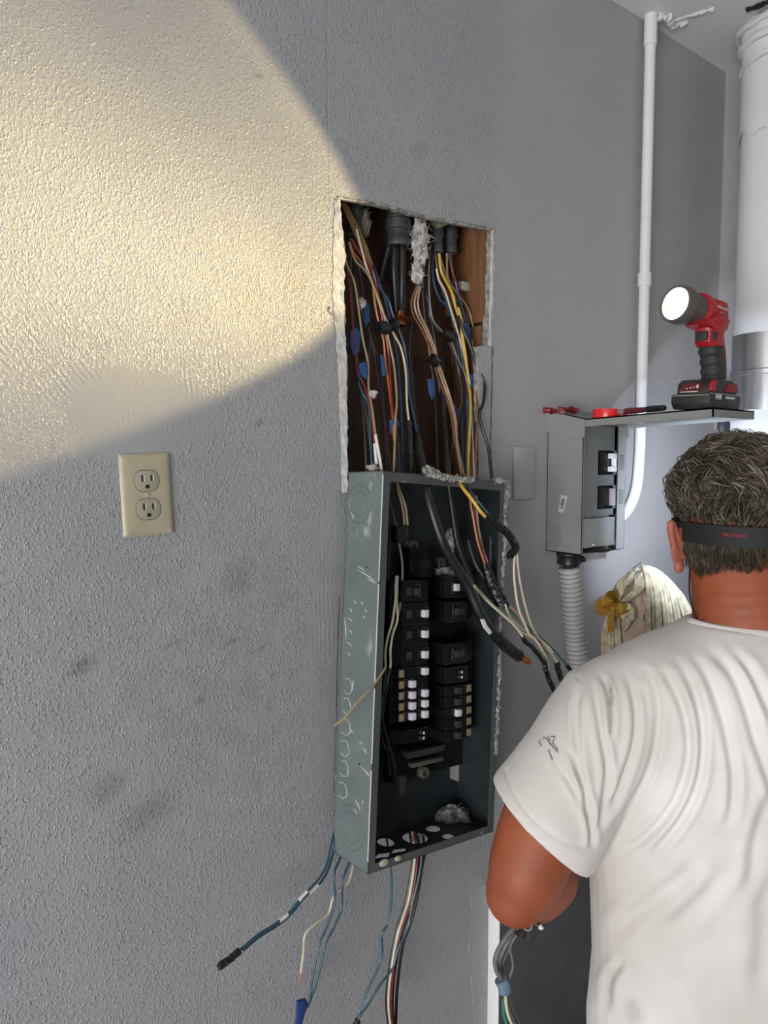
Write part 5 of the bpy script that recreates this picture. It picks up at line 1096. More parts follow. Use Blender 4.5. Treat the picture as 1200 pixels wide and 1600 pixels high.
for px in ([(1007, 959), (1006, 964), (1006, 970)], [(1013, 979), (1008, 978)], [(1013, 980), (1009, 982)], [(1012, 978), (1010, 976)]): add_tube(bm, [face_pt(u, v)-FWD*.0006 for u, v in px], .0009, n=5)
obj('stitched_lash', bm, M_st, doll)
bm = bmesh.new(); add_ell(bm, face_pt(1016, 979)-FWD*.001, (RGT*5*pxm, FWD*.002, UPV*6*pxm), 12, 8); obj('stitched_eye', bm, mat('eye_blue', (0.06, 0.10, 0.16), .5), doll)
# the doll hangs from a nail by a loop
bm = bmesh.new(); nl = W(1000, 880, 0.0); tp = DP(1003, 892); add_tube(bm, catmull([tp, tp.lerp(nl, .5)+Vector((0, 0, .01)), nl], 5), .0012, n=6); obj('hanging_loop', bm, M_yarn, doll)

# ------------------------------------------------------------------ cables hanging below the elbow
cl = [([(812, 1452, .99), (803, 1450, .99), (787, 1469, .985), (774, 1495, .985), (775, 1515, .985), (783, 1531, .985), (788, 1553, .985), (794, 1578, .985), (808, 1612, .985)], 'grey', 'outermost grey cable of the bunch hanging below the elbow', .0030),
      ([(816, 1450, 1.0), (806, 1455, 1.0), (793, 1472, .995), (781, 1497, .995), (780, 1515, .995), (786, 1533, .995), (792, 1556, .995), (800, 1580, .995), (816, 1612, .995)], 'grey', 'second grey cable of the bunch hanging below the elbow', .0030),
      ([(820, 1450, 1.005), (810, 1458, 1.005), (799, 1475, 1.0), (787, 1500, 1.0), (784, 1518, 1.0), (787, 1534, 1.0), (786, 1556, .998), (788, 1580, .998), (797, 1612, .998)], 'darkgrey', 'dark cable on the left of the bunch below the elbow', .0028),
      ([(818, 1452, .992), (806, 1462, .99), (797, 1480, .99), (800, 1498, .99), (801, 1512, .99), (795, 1530, .99), (793, 1540, .99)], 'grey', 'thin grey cable bowing right in the bunch below the elbow', .0018),
      ([(790, 1553, .98), (791, 1572, .98), (796, 1592, .98), (806, 1612, .98)], 'white', 'white wire low in the bunch below the elbow', .0020),
      ([(787, 1560, .99), (787, 1580, .992), (791, 1597, .992), (797, 1614, .992)], 'green', 'green wire low in the bunch below the elbow', .0026),
      ([(795, 1558, 1.002), (803, 1585, 1.002), (812, 1614, 1.002)], 'red', 'red wire low in the bunch below the elbow', .0020)]
for i, (px, c, lb, r) in enumerate(cl):
    path = catmull([P(*p) for p in px], 6); bm = bmesh.new(); add_tube(bm, path, r, n=8); o = tag(obj('wire', bm, wmat(c)), lb, 'wire', 'wires held below the elbow')
    if i == 0:
        bm = bmesh.new(); add_tube(bm, catmull([P(782, 1530, .985), P(787, 1540, .985), P(789, 1550, .985)], 4), .0085, n=12)
        for v in bm.verts: v.co += Vector(mnoise.noise_vector(v.co*200))*.0015
        obj('tape_band', bm, mat('blue_grey_tape', (0.13, 0.19, 0.27), .45, bump=.4, bscale=160), o)
cp = thing('cable_connector', 'dark clamp connector with a pale tip held just under the elbow', 'connector', P(822, 1450, 1.0))
bm = bmesh.new(); add_tube(bm, [P(806, 1452, .995), P(816, 1455, .995), P(822, 1450, .995)], [.006, .0085, .007], n=12); add_box(bm, (0, 0, 0), (.018, .012, .014), Matrix.Translation(P(818, 1457, .99)) @ Matrix.Rotation(.6, 4, 'Y'), bev=.002); obj('clamp_body', bm, M_black, cp)
bm = bmesh.new(); add_lathe(bm, [(.004, -.003), (.0065, -.003), (.0065, .003), (.004, .003), (.004, -.003)], axis_matrix(P(824, 1446, .985), -FWD), 16); obj('clamp_ring', bm, M_screw, cp)
bm = bmesh.new(); add_tube(bm, [P(826, 1446, .99), P(836, 1443, .99), P(842, 1447, .988)], .0042, n=8); obj('clamp_arm', bm, M_black, cp)
bm = bmesh.new(); add_tube(bm, [P(841, 1446, .988), P(845, 1449, .987), P(848, 1451, .987)], [.003, .0034, .002], n=8); obj('pale_tip', bm, M_whitetape, cp)
# ------------------------------------------------------------------ the worker seen from behind
UC = 1166.0                                                     # the column of his spine
DB = 1.05                                                       # distance of his mid body
mid = P(UC, 1000, DB); BASE = Vector((mid.x, mid.y, 0.0))
MR = Vector((RGT.x, RGT.y, 0)).normalized(); MF = Vector((FWD.x, FWD.y, 0)).normalized(); MZ = Vector((0, 0, 1))
def man(r, f, z): return BASE+MR*r+MF*f+MZ*z
def mz(v, d=DB): return P(UC, v, d).z
def mr(u, v, d=DB): return (P(u, v, d)-BASE).dot(MR)
person = thing('person', 'grey haired man in a white T-shirt seen from behind, working with both arms forward', 'person', BASE)
M_skin = mat('tanned_skin', (0.33, 0.084, 0.034), .58, bump=.25, bscale=140, var=.22, vscale=14, sss=.04)
M_shirt = bpy.data.materials.new('white_cotton'); M_shirt.use_nodes = True; g = NG(M_shirt); b = g.N['Principled BSDF']
tc = g.N.new('ShaderNodeTexCoord'); vec = tc.outputs['Object']
n1 = g.noise(vec, 6.0, 4); n2 = g.noise(vec, 420.0, 2); n3 = g.noise(vec, 24.0, 5)
dirt = g.N.new('ShaderNodeAttribute'); dirt.attribute_name = 'dirt'
c = g.mix(g.ramp(n1, .35, .7), (0.63, 0.60, 0.575, 1), (0.78, 0.76, 0.755, 1))
c = g.mix(g.math('MULTIPLY', dirt.outputs['Fac'], g.ramp(n3, .30, .62, .5, 1.0)), c, (0.17, 0.14, 0.09, 1)); g.L.new(c, b.inputs['Base Color'])
b.inputs['Roughness'].default_value = .9; b.inputs['Specular IOR Level'].default_value = .15; b.inputs['Sheen Weight'].default_value = .15
bp = g.N.new('ShaderNodeBump'); bp.inputs['Strength'].default_value = .12; bp.inputs['Distance'].default_value = .001; g.L.new(n2, bp.inputs['Height']); g.L.new(bp.outputs['Normal'], b.inputs['Normal'])
M_jean = mat('dark_denim', (0.05, 0.07, 0.11), .85, bump=.3, bscale=300, var=.2)
def oval(c, a, b, n=28, e=.9, up=0.0):                          # ring in man's frame: centre (r, f, z)
    o = []
    for k in range(n):
        t_ = 2*PI*k/n; ca, sa = math.cos(t_), math.sin(t_)
        o.append(man(c[0]+a*math.copysign(abs(ca)**e, ca), c[1]+b*math.copysign(abs(sa)**e, sa), c[2]+up*sa))
    return o
def limb(bm, px, n=18):                                         # tube through (point, radius)
    pts = [p for p, _ in px]; path = catmull(pts, 5); R = []
    for i in range(len(path)):
        s = i/5; k = min(int(s), len(px)-2); R.append(px[k][1]+(px[k+1][1]-px[k][1])*(s-k))
    add_tube(bm, path, R, n=n)
    add_ell(bm, path[0], [v*R[0] for v in frame_of(path[1]-path[0])], 14, 10); add_ell(bm, path[-1], [v*R[-1] for v in frame_of(path[-1]-path[-2])], 14, 10)
# --- skin: torso core, neck, head and both arms as one surface
bm = bmesh.new()
zt, zn = mz(1003), mz(968)
add_rings(bm, [oval((0, 0.0, z), a, bb, 24) for z, a, bb in ((.80, .165, .10), (.95, .165, .10), (1.10, .175, .105), (1.20, .185, .10), (1.255, .165, .085), (zt-.01, .11, .07), (zt+.02, .075, .065))])
limb(bm, [(man(0, .00, zt-.05), .080), (man(0, .004, zn), .0715), (man(0, .014, mz(925)), .0690), (man(0, .03, mz(880)), .0690), (man(0, .05, mz(840)), .070)], 24)
HC = man(0, .045, mz(795))
add_ell(bm, HC, (MR*.0765, MF*.098, MZ*.100), 30, 22)
add_ell(bm, man(0, .062, mz(868)), (MR*.060, MF*.070, MZ*.062), 24, 16)                            # jaw
add_ell(bm, man(0, .122, mz(905)), (MR*.026, MF*.020, MZ*.020), 14, 10)                           # chin
bmn = [(man(0, .136, mz(822)), .008), (man(0, .150, mz(848)), .012), (man(0, .158, mz(862)), .014), (man(0, .142, mz(872)), .010)]; limb(bm, bmn, 12)
for s in (-1, 1):
    add_ell(bm, man(s*.030, .128, mz(808)), (MR*.024, MF*.010, MZ*.008), 12, 8)                    # brow
    add_ell(bm, man(s*.040, .112, mz(850)), (MR*.022, MF*.016, MZ*.014), 12, 8)                    # cheek
    add_ell(bm, man(s*.012, .150, mz(868)), (MR*.007, MF*.009, MZ*.006), 10, 8)                    # nostril wing
def hand(bm, wr, d, palm_n, thumb_side):                        # wrist, direction, palm normal, thumb direction
    d = d.normalized(); palm_n = (palm_n-d*palm_n.dot(d)).normalized(); sd = d.cross(palm_n).normalized()
    if sd.dot(thumb_side) < 0: sd = -sd
    rings = []
    for f, w_, t_ in ((0, .026, .019), (.03, .036, .017), (.06, .042, .015), (.088, .041, .0125)):
        rings.append([wr+d*f+sd*(w_*math.cos(2*PI*k/16))+palm_n*(t_*math.sin(2*PI*k/16)) for k in range(16)])
    add_rings(bm, rings)
    for off, L, r in ((.031, .070, .0088), (.0105, .080, .0092), (-.0105, .074, .0088), (-.031, .058, .0080)):
        b0 = wr+d*.080+sd*off; p1 = b0+d*(L*.42)+palm_n*.006; p2 = p1+d*(L*.26)+palm_n*(L*.30); p3 = p2+d*(L*.02)+palm_n*(L*.30)
        limb(bm, [(b0, r*1.05), (p1, r), (p2, r*.92), (p3, r*.80)], 10)
    t0 = wr+d*.025+sd*.026; limb(bm, [(t0, .013), (t0+d*.030+sd*.022+palm_n*.008, .0115), (t0+d*.058+sd*.020+palm_n*.022, .0100), (t0+d*.078+sd*.008+palm_n*.030, .0082)], 10)
# left arm: placed from the photograph
LS = P(925, 1120, DB)
ua = [(P(940, 1135, DB), .052), (P(903, 1180, 1.045), .055), (P(870, 1235, 1.035), .058), (P(843, 1300, 1.02), .0575), (P(822, 1362, 1.01), .0535), (P(808, 1396, 1.01), .0440)]
limb(bm, ua, 22)
fa = [(P(810, 1392, 1.012), .0450), (P(832, 1382, 1.045), .0505), (P(853, 1370, 1.09), .0475), (P(862, 1356, 1.15), .039), (P(868, 1342, 1.22), .029), (P(871, 1336, 1.25), .026)]
limb(bm, fa, 22)
wl = P(871, 1336, 1.25); hand(bm, wl, (wl-P(862, 1356, 1.15)), -MZ+MR*.4, MR)
# right arm: the mirror of it, outside the frame
def mir(p): q = p-BASE; return BASE-MR*q.dot(MR)+MF*q.dot(MF)+MZ*q.dot(MZ)
limb(bm, [(mir(p), r) for p, r in ua], 22); limb(bm, [(mir(p), r) for p, r in fa], 22)
wr_ = mir(wl); hand(bm, wr_, wr_-mir(P(862, 1356, 1.15)), -MZ-MR*.4, -MR)
body = remeshed('body', bm, M_skin, person, .0045, 6)
# creases on the nape
me = body.data; co = np.empty(len(me.vertices)*3); me.vertices.foreach_get('co', co); co = co.reshape(-1, 3); no = np.empty_like(co.ravel()); me.vertices.foreach_get('normal', no); no = no.reshape(-1, 3)
camv = np.array(CAM); R_ = np.array(RGT); U_ = np.array(UPV); F_ = np.array(FWD)
def px_of(co):
    d = co-camv; z = d@F_; return 600+FPX*(d@R_)/z, 800-FPX*(d@U_)/z, z
def seg_dist(u, v, poly):                                        # signed distance to a pixel polyline, and position along it
    best = np.full(len(u), 1e9); sgn = np.zeros(len(u)); pos = np.zeros(len(u)); acc = 0; tot = sum(math.dist(p, q) for p, q in zip(poly, poly[1:]))
    for (x0, y0_), (x1, y1_) in zip(poly, poly[1:]):
        dx, dy = x1-x0, y1_-y0_; L2 = dx*dx+dy*dy; t_ = np.clip(((u-x0)*dx+(v-y0_)*dy)/L2, 0, 1); ex, ey = u-(x0+t_*dx), v-(y0_+t_*dy); dd = np.hypot(ex, ey); m_ = dd < best
        best = np.where(m_, dd, best); sgn = np.where(m_, np.sign(ex*dy-ey*dx), sgn); pos = np.where(m_, (acc+t_*math.sqrt(L2))/tot, pos); acc += math.sqrt(L2)
    return best*sgn, pos
def smooth_poly(poly): return [(p.x, p.y) for p in catmull([(x, y, 0) for x, y in poly], 6)]
u, v, z = px_of(co); disp = np.zeros(len(u)); facing = ((camv-co)*no).sum(1) > 0
for poly, dep, sg in (([(1085, 938), (1130, 944), (1200, 940)], .0011, 3.0), ([(1082, 956), (1140, 962), (1220, 958)], .001, 3.0), ([(1100, 920), (1150, 925), (1210, 922)], .0012, 3.0)):
    d, pos = seg_dist(u, v, smooth_poly(poly)); disp -= dep*np.exp(-(d/sg)**2)*(np.abs(pos-.5) < .499)*facing
co2 = co+no*disp[:, None]; me.vertices.foreach_set('co', co2.ravel()); me.update()
# ears
for s in (-1, 1):
    er = man(s*.0785, .040, mz(857)); ax_u = (MZ*.98+MF*-.10).normalized(); ax_o = (MR*s*.82-MF*.42).normalized(); ax_n = ax_u.cross(ax_o).normalized()
    bm = bmesh.new(); pts = []
    for k in range(13):
        t_ = k/12; a = -.35+t_*4.3; rr_ = .034 if a < 2.2 else .034-.010*(a-2.2)/1.75
        pts.append(er+ax_u*(rr_*math.sin(a*.80+.15)*1.0+.001)+ax_o*(.011+.017*math.cos(a*.80-1.0)))
    add_tube(bm, catmull(pts, 3), .0052, n=10)
    add_ell(bm, er+ax_o*.007, (ax_u*.030, ax_o*.017, ax_n*.0042), 16, 10); add_ell(bm, er-ax_u*.031+ax_o*.004, (ax_u*.011, ax_o*.009, ax_n*.006), 12, 8); add_ell(bm, er-ax_o*.006, (ax_u*.022, ax_o*.012, ax_n*.012), 12, 8)
    remeshed('ear', bm, mat('ear_skin', (0.42, 0.13, 0.085), .5, sss=.15, var=.1), person, .0018, 4)
for s in (-1, 1):
    bm = bmesh.new(); add_ell(bm, man(s*.032, .124, mz(823)), (MR*.0125, MF*.0125, MZ*.0125), 16, 12); ey = obj('eye', bm, mat('eye_white', (0.75, 0.72, 0.70), .2), person)
    bm = bmesh.new(); add_ell(bm, man(s*.032, .1345, mz(823)), (MR*.0058, MF*.0028, MZ*.0058), 14, 8); obj('iris', bm, mat('iris_brown', (0.07, 0.04, 0.02), .2), ey)
bm = bmesh.new(); add_ell(bm, man(0, .130, mz(887)), (MR*.024, MF*.008, MZ*.0045), 14, 8); add_ell(bm, man(0, .129, mz(892)), (MR*.021, MF*.008, MZ*.005), 14, 8); obj('lips', bm, mat('lip', (0.32, 0.10, 0.08), .5), person)
# --- trousers and boots, below the frame
bm = bmesh.new(); zh = .80
add_rings(bm, [oval((0, .0, z), a, bb, 24) for z, a, bb in ((zh-.10, .185, .125), (zh, .185, .125), (zh+.08, .178, .118))])
for s in (-1, 1): limb(bm, [(man(s*.085, .0, zh-.04), .092), (man(s*.10, .01, zh-.18), .086), (man(s*.115, .05, .40), .062), (man(s*.12, .02, .22), .056), (man(s*.125, -.01, .09), .052)], 18)
remeshed('trousers', bm, M_jean, person, .010, 6)
for s in (-1, 1):
    bm = bmesh.new(); add_rings(bm, [[man(s*.125+w_*math.cos(2*PI*k/16), f, max(h_*math.sin(2*PI*k/16)+h_*.9, .0005)) for k in range(16)] for f, w_, h_ in ((-.075, .03, .035), (-.05, .042, .055), (.0, .044, .058), (.06, .046, .040), (.13, .048, .030), (.175, .036, .024), (.190, .018, .014))]); obj('boot', bm, mat('boot_leather', (0.10, 0.06, 0.035), .6, bump=.3), person)
# --- shirt: torso and sleeves, then folds pressed in
bm = bmesh.new()
def trow(u, v, bb, f=0.0, d=DB, a=None):
    z = mz(v, d); return oval((0, f, z), a if a else -mr(u, v, d), bb, 40, .86)
add_rings(bm, [trow(0, 972, .074, .004, a=.0800), trow(1040, 990, .084, .0), trow(1000, 1006, .094, 0), trow(965, 1022, .103, 0), trow(938, 1045, .111, 0), trow(925, 1080, .119, 0), trow(921, 1130, .124, 0), trow(922, 1200, .127, 0), trow(925, 1280, .127, 0), trow(928, 1340, .126, 0), trow(934, 1400, .125, 0), trow(938, 1470, .126, 0), trow(942, 1530, .129, 0), trow(938, 1580, .133, 0), trow(934, 1640, .135, 0), trow(938, 1720, .135, 0), trow(940, 1780, .134, 0)])
def sleeve(mirror):
    rings = []
    for (uo, vo), (ui, vi), bb, d in (((975, 1016), (1015, 1190), .083, DB), ((940, 1030), (972, 1250), .090, DB), ((896, 1052), (948, 1290), .093, DB), ((865, 1096), (936, 1318), .092, DB-.005), ((833, 1147), (929, 1335), .090, DB-.012), ((803, 1186), (923, 1343), .088, DB-.02), ((780, 1214), (918, 1348), .085, DB-.024), ((771, 1227), (914, 1352), .083, DB-.026)):
        A, B = P(uo, vo, d), P(ui, vi, d); c = (A+B)/2; ax = (A-B)/2; rg = []
        for k in range(32):
            t_ = 2*PI*k/32; ca, sa = math.cos(t_), math.sin(t_); p = c+ax*(math.copysign(abs(ca)**.92, ca))+MF*(bb*math.copysign(abs(sa)**.92, sa)); rg.append(mir(p) if mirror else p)
        rings.append(rg)
    add_rings(bm, rings)
sleeve(False); sleeve(True)
shirt = remeshed('shirt', bm, M_shirt, person, .0034, 10, .5)
me = shirt.data; N = len(me.vertices); co = np.empty(N*3); me.vertices.foreach_get('co', co); co = co.reshape(-1, 3); no = np.empty(N*3); me.vertices.foreach_get('normal', no); no = no.reshape(-1, 3)
u, v, z = px_of(co); facing = np.clip(((camv-co)*no).sum(1)/np.linalg.norm(camv-co, axis=1)*3, 0, 1); disp = np.zeros(N)
def cz(x, y): return (740+x/2.58, 980+y/2.58)
folds = [  # valley lines down the back: points in the enlarged view, depth mm, width px
 ([(430, 215), (415, 330), (418, 460), (432, 580), (470, 690)], 3.2, 7), ([(478, 190), (500, 330), (520, 450), (540, 570), (530, 680), (505, 790), (480, 880)], 4.0, 7),
 ([(500, 170), (545, 260), (555, 380), (548, 480)], 3.2, 6), ([(600, 150), (640, 260), (655, 380), (640, 500), (600, 620), (550, 720), (505, 830)], 4.0, 7),
 ([(660, 120), (720, 220), (745, 330), (735, 470), (700, 600), (640, 710), (570, 800), (500, 880)], 3.0, 8), ([(720, 110), (800, 230), (850, 350), (868, 480), (850, 600), (800, 720), (720, 820), (620, 900), (530, 950)], 4.2, 8),
 ([(790, 90), (860, 190), (905, 310), (925, 450), (915, 590), (880, 700), (820, 800), (740, 900), (690, 990)], 4.4, 8), ([(860, 85), (940, 190), (995, 330), (1030, 470), (1050, 620), (1035, 760), (980, 860)], 3.8, 9),
 ([(930, 70), (1040, 180), (1100, 320), (1140, 460), (1190, 600), (1240, 760)], 4.4, 10), ([(1010, 75), (1110, 170), (1180, 300), (1250, 450), (1300, 600)], 3.4, 10),
 ([(1240, 620), (1180, 740), (1140, 870), (1120, 1000), (1060, 1110)], 4.0, 14), ([(1180, 900), (1175, 1100), (1170, 1300), (1160, 1500)], 3.0, 20),
 ([(940, 900), (860, 1000), (740, 1090), (620, 1190), (530, 1280)], 3.4, 17), ([(1040, 940), (960, 1050), (860, 1160), (760, 1240)], 2.6, 18),
 ([(620, 1330), (570, 1380), (540, 1450), (545, 1560)], 3.0, 9), ([(380, 470), (420, 580), (455, 680), (480, 760)], 3.2, 6), ([(350, 560), (410, 660), (450, 740), (480, 800)], 2.4, 6),
 ([(440, 640), (462, 740), (475, 830), (478, 910)], 4.5, 6), ([(300, 430), (320, 520), (340, 580)], 1.6, 5)]
for poly, dep, sg in folds:
    d, pos = seg_dist(u, v, smooth_poly([cz(*p) for p in poly])); fade = np.clip(np.minimum(pos, 1-pos)/.24, 0, 1); fade = fade*fade*(3-2*fade)
    sg = sg*.85; q = d/sg; disp += dep*.00115*fade*facing*(-np.exp(-q*q) + .75*np.exp(-((np.abs(d)-sg*1.7)/(sg*1.0))**2))
# sleeve hem and collar seam grooves
for poly, dep, sg, st_ in (([(788, 1203), (803, 1240), (838, 1285), (880, 1315), (918, 1328)], 2.0, 2.6, 1), ([(430/2.58+740, 215/2.58+980), (410/2.58+740, 190/2.58+980)], 1.5, 3, 1)):
    d, pos = seg_dist(u, v, smooth_poly(poly)); disp -= dep*.001*np.exp(-(d/sg)**2)*facing
hem, pos = seg_dist(u, v, smooth_poly([(788, 1203), (803, 1240), (838, 1285), (880, 1315), (918, 1328)]))
big = np.array([mnoise.noise(Vector(p)*13) for p in co]); disp += .0018*big
co2 = co+no*disp[:, None]; me.vertices.foreach_set('co', co2.ravel())
dirt = np.zeros(N)
def mark(poly, sg, k):
    global dirt
    d, pos = seg_dist(u, v, poly); dirt = np.maximum(dirt, k*np.exp(-(d/sg)**2)*(facing > .05))
mark([cz(555, 240), cz(552, 300), cz(556, 360), cz(553, 425)], 2.0, .95); mark([cz(556, 280), cz(553, 310)], 4.0, .7)
mark([cz(640, 1530), cz(650, 1570)], 14, .35); mark([cz(560, 1400), cz(540, 1500)], 12, .15); mark([cz(550, 230), cz(553, 300)], 6, .3)
mark([(791, 1180), (800, 1172)], 6, .15)
at = me.attributes.new('dirt', 'FLOAT', 'POINT'); at.data.foreach_set('value', dirt.astype(np.float32)); me.update()
# find the cloth under a pixel, for marks and the collar
bpy.context.view_layer.update()
def on_shirt(uu, vv, off=.0008):
    dg = bpy.context.evaluated_depsgraph_get(); inv = shirt.matrix_world.inverted(); o_ = inv @ CAM; d_ = (inv.to_3x3() @ ray(uu, vv)).normalized()
    ok, loc, nr, _ = shirt.ray_cast(o_, d_); return (shirt.matrix_world @ loc)+nr*off if ok else P(uu, vv, .95)
bm = bmesh.new()
for px in ([(849, 1154), (853, 1154), (858, 1160), (860, 1164)], [(861, 1162), (866, 1169), (872, 1176)], [(864, 1160), (869, 1168), (872, 1173)], [(856, 1151), (861, 1158)], [(867, 1152), (865, 1159)], [(861, 1151), (867, 1152)], [(857, 1172), (860, 1181), (863, 1188)], [(845, 1156), (843, 1161), (847, 1166)]):
    pts = [on_shirt(*p) for p in px]; add_tube(bm, catmull(pts, 3) if len(pts) > 2 else pts, .0007, n=5)
obj('ink_mark', bm, mat('ink_grey', (0.20, 0.19, 0.20), .8), shirt)
# collar band
bm = bmesh.new(); rings = []
for j in range(49):
    a = 2*PI*j/48; c_, s_ = math.cos(a), math.sin(a); ctr = man(.0795*c_, .006+.0755*s_, mz(983)+.004-.016*max(0, s_)+.004*c_*0); nrm = (MR*c_+MF*s_)
    rings.append([ctr+nrm*(.0075*math.cos(q)*.55)+(MZ*.94+nrm*(-.34)).normalized()*(.0125*math.sin(q)) for q in [2*PI*k/12 for k in range(12)]])
add_rings(bm, rings, cap=False); bmesh.ops.remove_doubles(bm, verts=bm.verts, dist=1e-5); bmesh.ops.recalc_face_normals(bm, faces=bm.faces); obj('collar', bm, M_shirt, shirt, angle=180)
# --- hair
r2 = np.random.RandomState(4); M_hair = [mat('hair_dark', (0.030, 0.024, 0.020), .5, spec=.3), mat('hair_brown', (0.080, 0.060, 0.043), .5, spec=.3), mat('hair_grey', (0.17, 0.145, 0.115), .5, spec=.35), mat('hair_silver', (0.32, 0.29, 0.245), .45, spec=.4)]
bm = bmesh.new(); bmesh.ops.create_icosphere(bm, subdivisions=5, radius=1.0)
zb_ = mz(822); HT = man(0, .045, mz(768))
def cap_pt(q):                                                   # thick cap above the strap
    k = 1+.07*mnoise.fractal(Vector(q)*3.0, .8, 2.2, 3)
    return HT+MR*(q[0]*.084*k)+MF*(q[1]*.112*k)+MZ*(q[2]*.078*k)
dl = []
for vv in bm.verts:
    q = vv.co.copy(); p = cap_pt(q)
    if q.z < -.70: dl.append(vv)
    vv.co = p
bmesh.ops.delete(bm, geom=dl, context='VERTS'); obj('hair_base', bm, M_hair[0], person, angle=180)
vs, fs, mi = [], [], []
def hair(path, r, m_):
    b0 = len(vs); K = len(path)
    for i, p in enumerate(path):
        t_ = (path[min(i+1, K-1)]-path[max(i-1, 0)]); x, y, _ = frame_of(t_ if t_.length > 1e-9 else Vector((0, 0, 1))); rr_ = r*(1-.8*(i/(K-1))**2)
        for k in range(3): a = 2*PI*k/3; vs.append(p+(x*math.cos(a)+y*math.sin(a))*rr_)
    for i in range(K-1):
        for k in range(3): fs.append((b0+i*3+k, b0+i*3+(k+1) % 3, b0+i*3+3+(k+1) % 3, b0+i*3+3+k)); mi.append(m_)
for _ in range(11000):
    q = Vector(r2.normal(size=3)).normalized()
    if q.z < -.48: continue
    if q.y > .45 and r2.rand() < .75: continue
    p = cap_pt(q)-(MR*q.x+MF*q.y+MZ*q.z)*.004; nrm = (MR*q.x/.084+MF*q.y/.112+MZ*q.z/.078).normalized()
    lock = Vector((math.floor(q.x*7+.5*mnoise.noise(q*3)), math.floor(q.y*7), math.floor(q.z*8+.5*mnoise.noise(q*4)))); sw = mnoise.noise_vector(q*2.2); sw2 = mnoise.noise_vector(lock*1.7+Vector((.3, .3, .3)))
    flow = (-MZ*(.8-.6*q.z) + MR*(.9*max(q.z, 0)+q.x*.2) - MF*.45*max(q.z, 0)); flow = flow+(MR*sw.x+MZ*sw.y+MF*sw.z)*.7+(MR*sw2.x+MZ*sw2.y+MF*sw2.z)*.55
    flow = (flow-nrm*flow.dot(nrm)).normalized(); sd = flow.cross(nrm); L = .022+.022*r2.rand(); ph = sw2.x*6+r2.rand()*.8; cur = .003+.002*r2.rand(); path = []; lf = .004+.009*abs(sw2.y)*2+.004*r2.rand()
    for i in range(6):
        t_ = i/5; path.append(p+flow*L*t_+nrm*(lf*math.sin(PI*min(t_*1.15, 1))+.001-.010*t_*t_*(.6 if q.z > -.2 else 1.5))+sd*cur*math.sin(t_*3.6+ph))
    wgt = sw2.z*.35+mnoise.noise(q*3.4+Vector((5, 1, 2)))*.25+r2.rand()+q.z*.10; m_ = 0 if wgt < .24 else (1 if wgt < .58 else (2 if wgt < .98 else 3)); hair(path, .00040+.00030*r2.rand(), m_)
for _ in range(3600):                                            # short hair under the strap, thinning to the nape
    a = r2.uniform(-PI*.98, -PI*.02); c_, s_ = math.cos(a), math.sin(a); vv_ = 842+r2.rand()**1.7*(56+8*math.sin(a*9)-16*abs(c_)**3)
    if c_ > -.1 and vv_ > 862 and r2.rand() < .75: continue
    k = (vv_-842)/62; p = man(.0755*c_*(1-.06*k), .040+(.100-.030*k)*s_, mz(vv_))
    nrm = (MR*c_+MF*s_); fl2 = (-MZ+MR*(.9*mnoise.noise(p*22)+(.5 if c_ > -.2 else -.1))).normalized(); L = (.014+.012*r2.rand())*(1-.5*k); path = [p+fl2*L*t_+nrm*(.0030*math.sin(PI*t_)+.0012-.002*t_) for t_ in (0, .25, .5, .75, 1)]
    w2 = r2.rand(); hair(path, .00045, 0 if w2 < .45 else (1 if w2 < .92 else 2))
for j in range(130):                                             # the pointed wisp on the nape
    s = r2.rand(); path = []
    for i in range(6):
        t_ = i/5; uu, vv_ = 1126+18*s*(1-t_)+t_*20, 868+t_*(46-10*r2.rand()); k = (vv_-842)/62; x = mr(uu, vv_, .97); rad = .0755*(1-.06*k); s_ = -math.sqrt(max(1-(x/rad)**2, .05)); path.append(man(x, .040+(.1005-.030*k)*s_-.002, mz(vv_)))
    hair(path, .0007, 0 if r2.rand() < .7 else 1)
ho = pymesh('hair', vs, fs, M_hair, person, mi=mi); ho['kind'] = 'stuff'
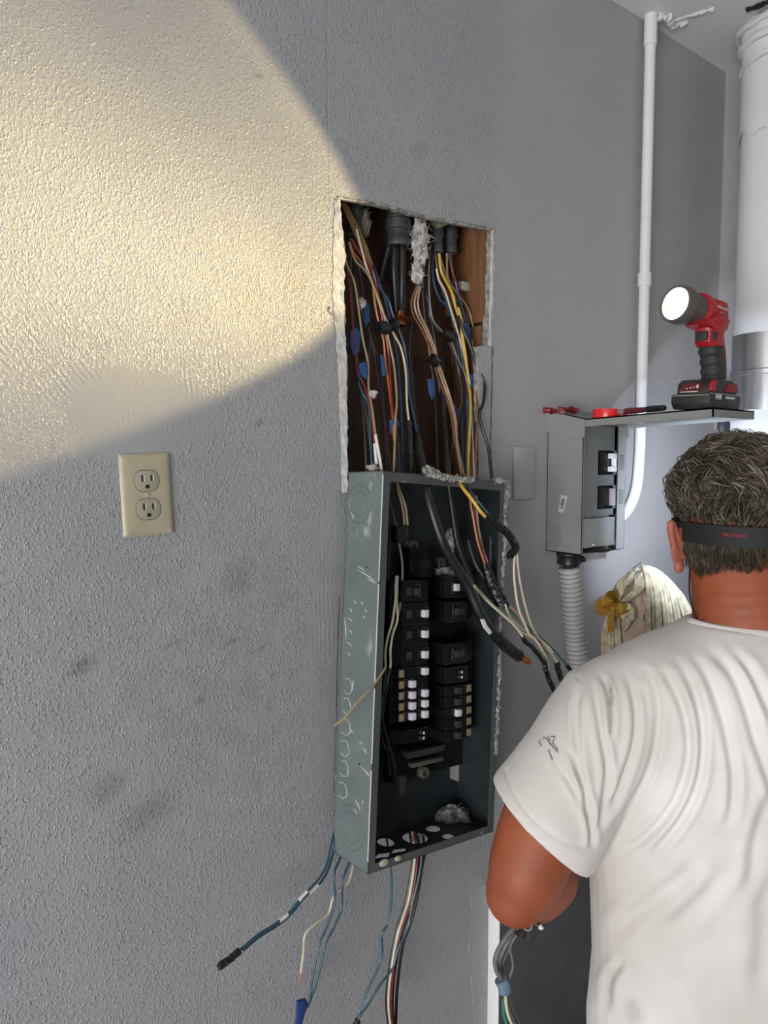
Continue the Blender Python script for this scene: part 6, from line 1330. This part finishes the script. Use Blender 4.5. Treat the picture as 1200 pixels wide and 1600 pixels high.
# --- head strap, its red woven word, and the lamp at the front
bm = bmesh.new(); rings = []
for j in range(61):
    a = 2*PI*j/60; c_, s_ = math.cos(a), math.sin(a); top = man(.0825*c_, .045+.1055*s_, mz(817)-.006*c_*0); bot = man(.0815*c_, .044+.1045*s_, mz(848)); nn = (MR*c_+MF*s_)*.0018
    rings.append([top-nn, top+nn, top.lerp(bot, .5)+nn*1.1, bot+nn, bot-nn])
add_rings(bm, rings, cap=False); bmesh.ops.remove_doubles(bm, verts=bm.verts, dist=1e-5); bmesh.ops.recalc_face_normals(bm, faces=bm.faces); strap = obj('head_strap', bm, mat('black_webbing', (0.010, 0.012, 0.012), .7, bump=.5, bscale=400), person)
for j, ch in enumerate('Milwaukee'):
    pass
tm = text_mesh('woven_word', 'MILWAUKEE', Matrix.Identity(4), .0078, mat('red_thread', (0.30, 0.022, 0.045), .7), strap, ext=.0005)
me = tm.data; x0 = mr(1164, 829, .965)
for vt in me.vertices:
    x = x0+vt.co.x*.56; s_ = -math.sqrt(max(1-(x/.0845)**2, .02)); vt.co = man(x, .045+.1078*s_-vt.co.z, mz(830)+vt.co.y*.9)
me.update()
lampz = mz(815); lb_ = man(0, .150, lampz)
bm = bmesh.new(); add_lathe(bm, [(0, -.014), (.020, -.014), (.024, -.008), (.024, .010), (.021, .014), (.019, .012), (0, .012)], axis_matrix(lb_, MF), 24); hl_ = obj('headlamp', bm, M_black, person)
HLD = (MF*.85+MR*.62-MZ*.10).normalized()
bm = bmesh.new(); add_lathe(bm, [(0, .0135), (.018, .0130)], axis_matrix(lb_, MF), 20); obj('headlamp_lens', bm, emis('headlamp_led', (0.85, 0.92, 1.0), 6.0), hl_)
ls = bpy.data.lights.new('headlamp_beam', 'SPOT'); ls.energy = 19; ls.color = (0.74, 0.82, 1.0); ls.spot_size = math.radians(104); ls.spot_blend = .85; ls.shadow_soft_size = .012
lo_ = bpy.data.objects.new('headlamp_beam', ls); COL.objects.link(lo_); lo_.location = lb_+MF*.02; lo_.rotation_euler = HLD.to_track_quat('-Z', 'Y').to_euler(); lo_.parent = hl_; lo_.matrix_parent_inverse = base_inv(hl_)
bm = bmesh.new(); add_tube(bm, catmull([P(1078, 888, .99), P(1077, 915, 1.0), P(1080, 940, 1.02), P(1092, 975, 1.06), P(1110, 1000, 1.12)], 5), .0013, n=6); obj('neck_cord', bm, M_black, person)
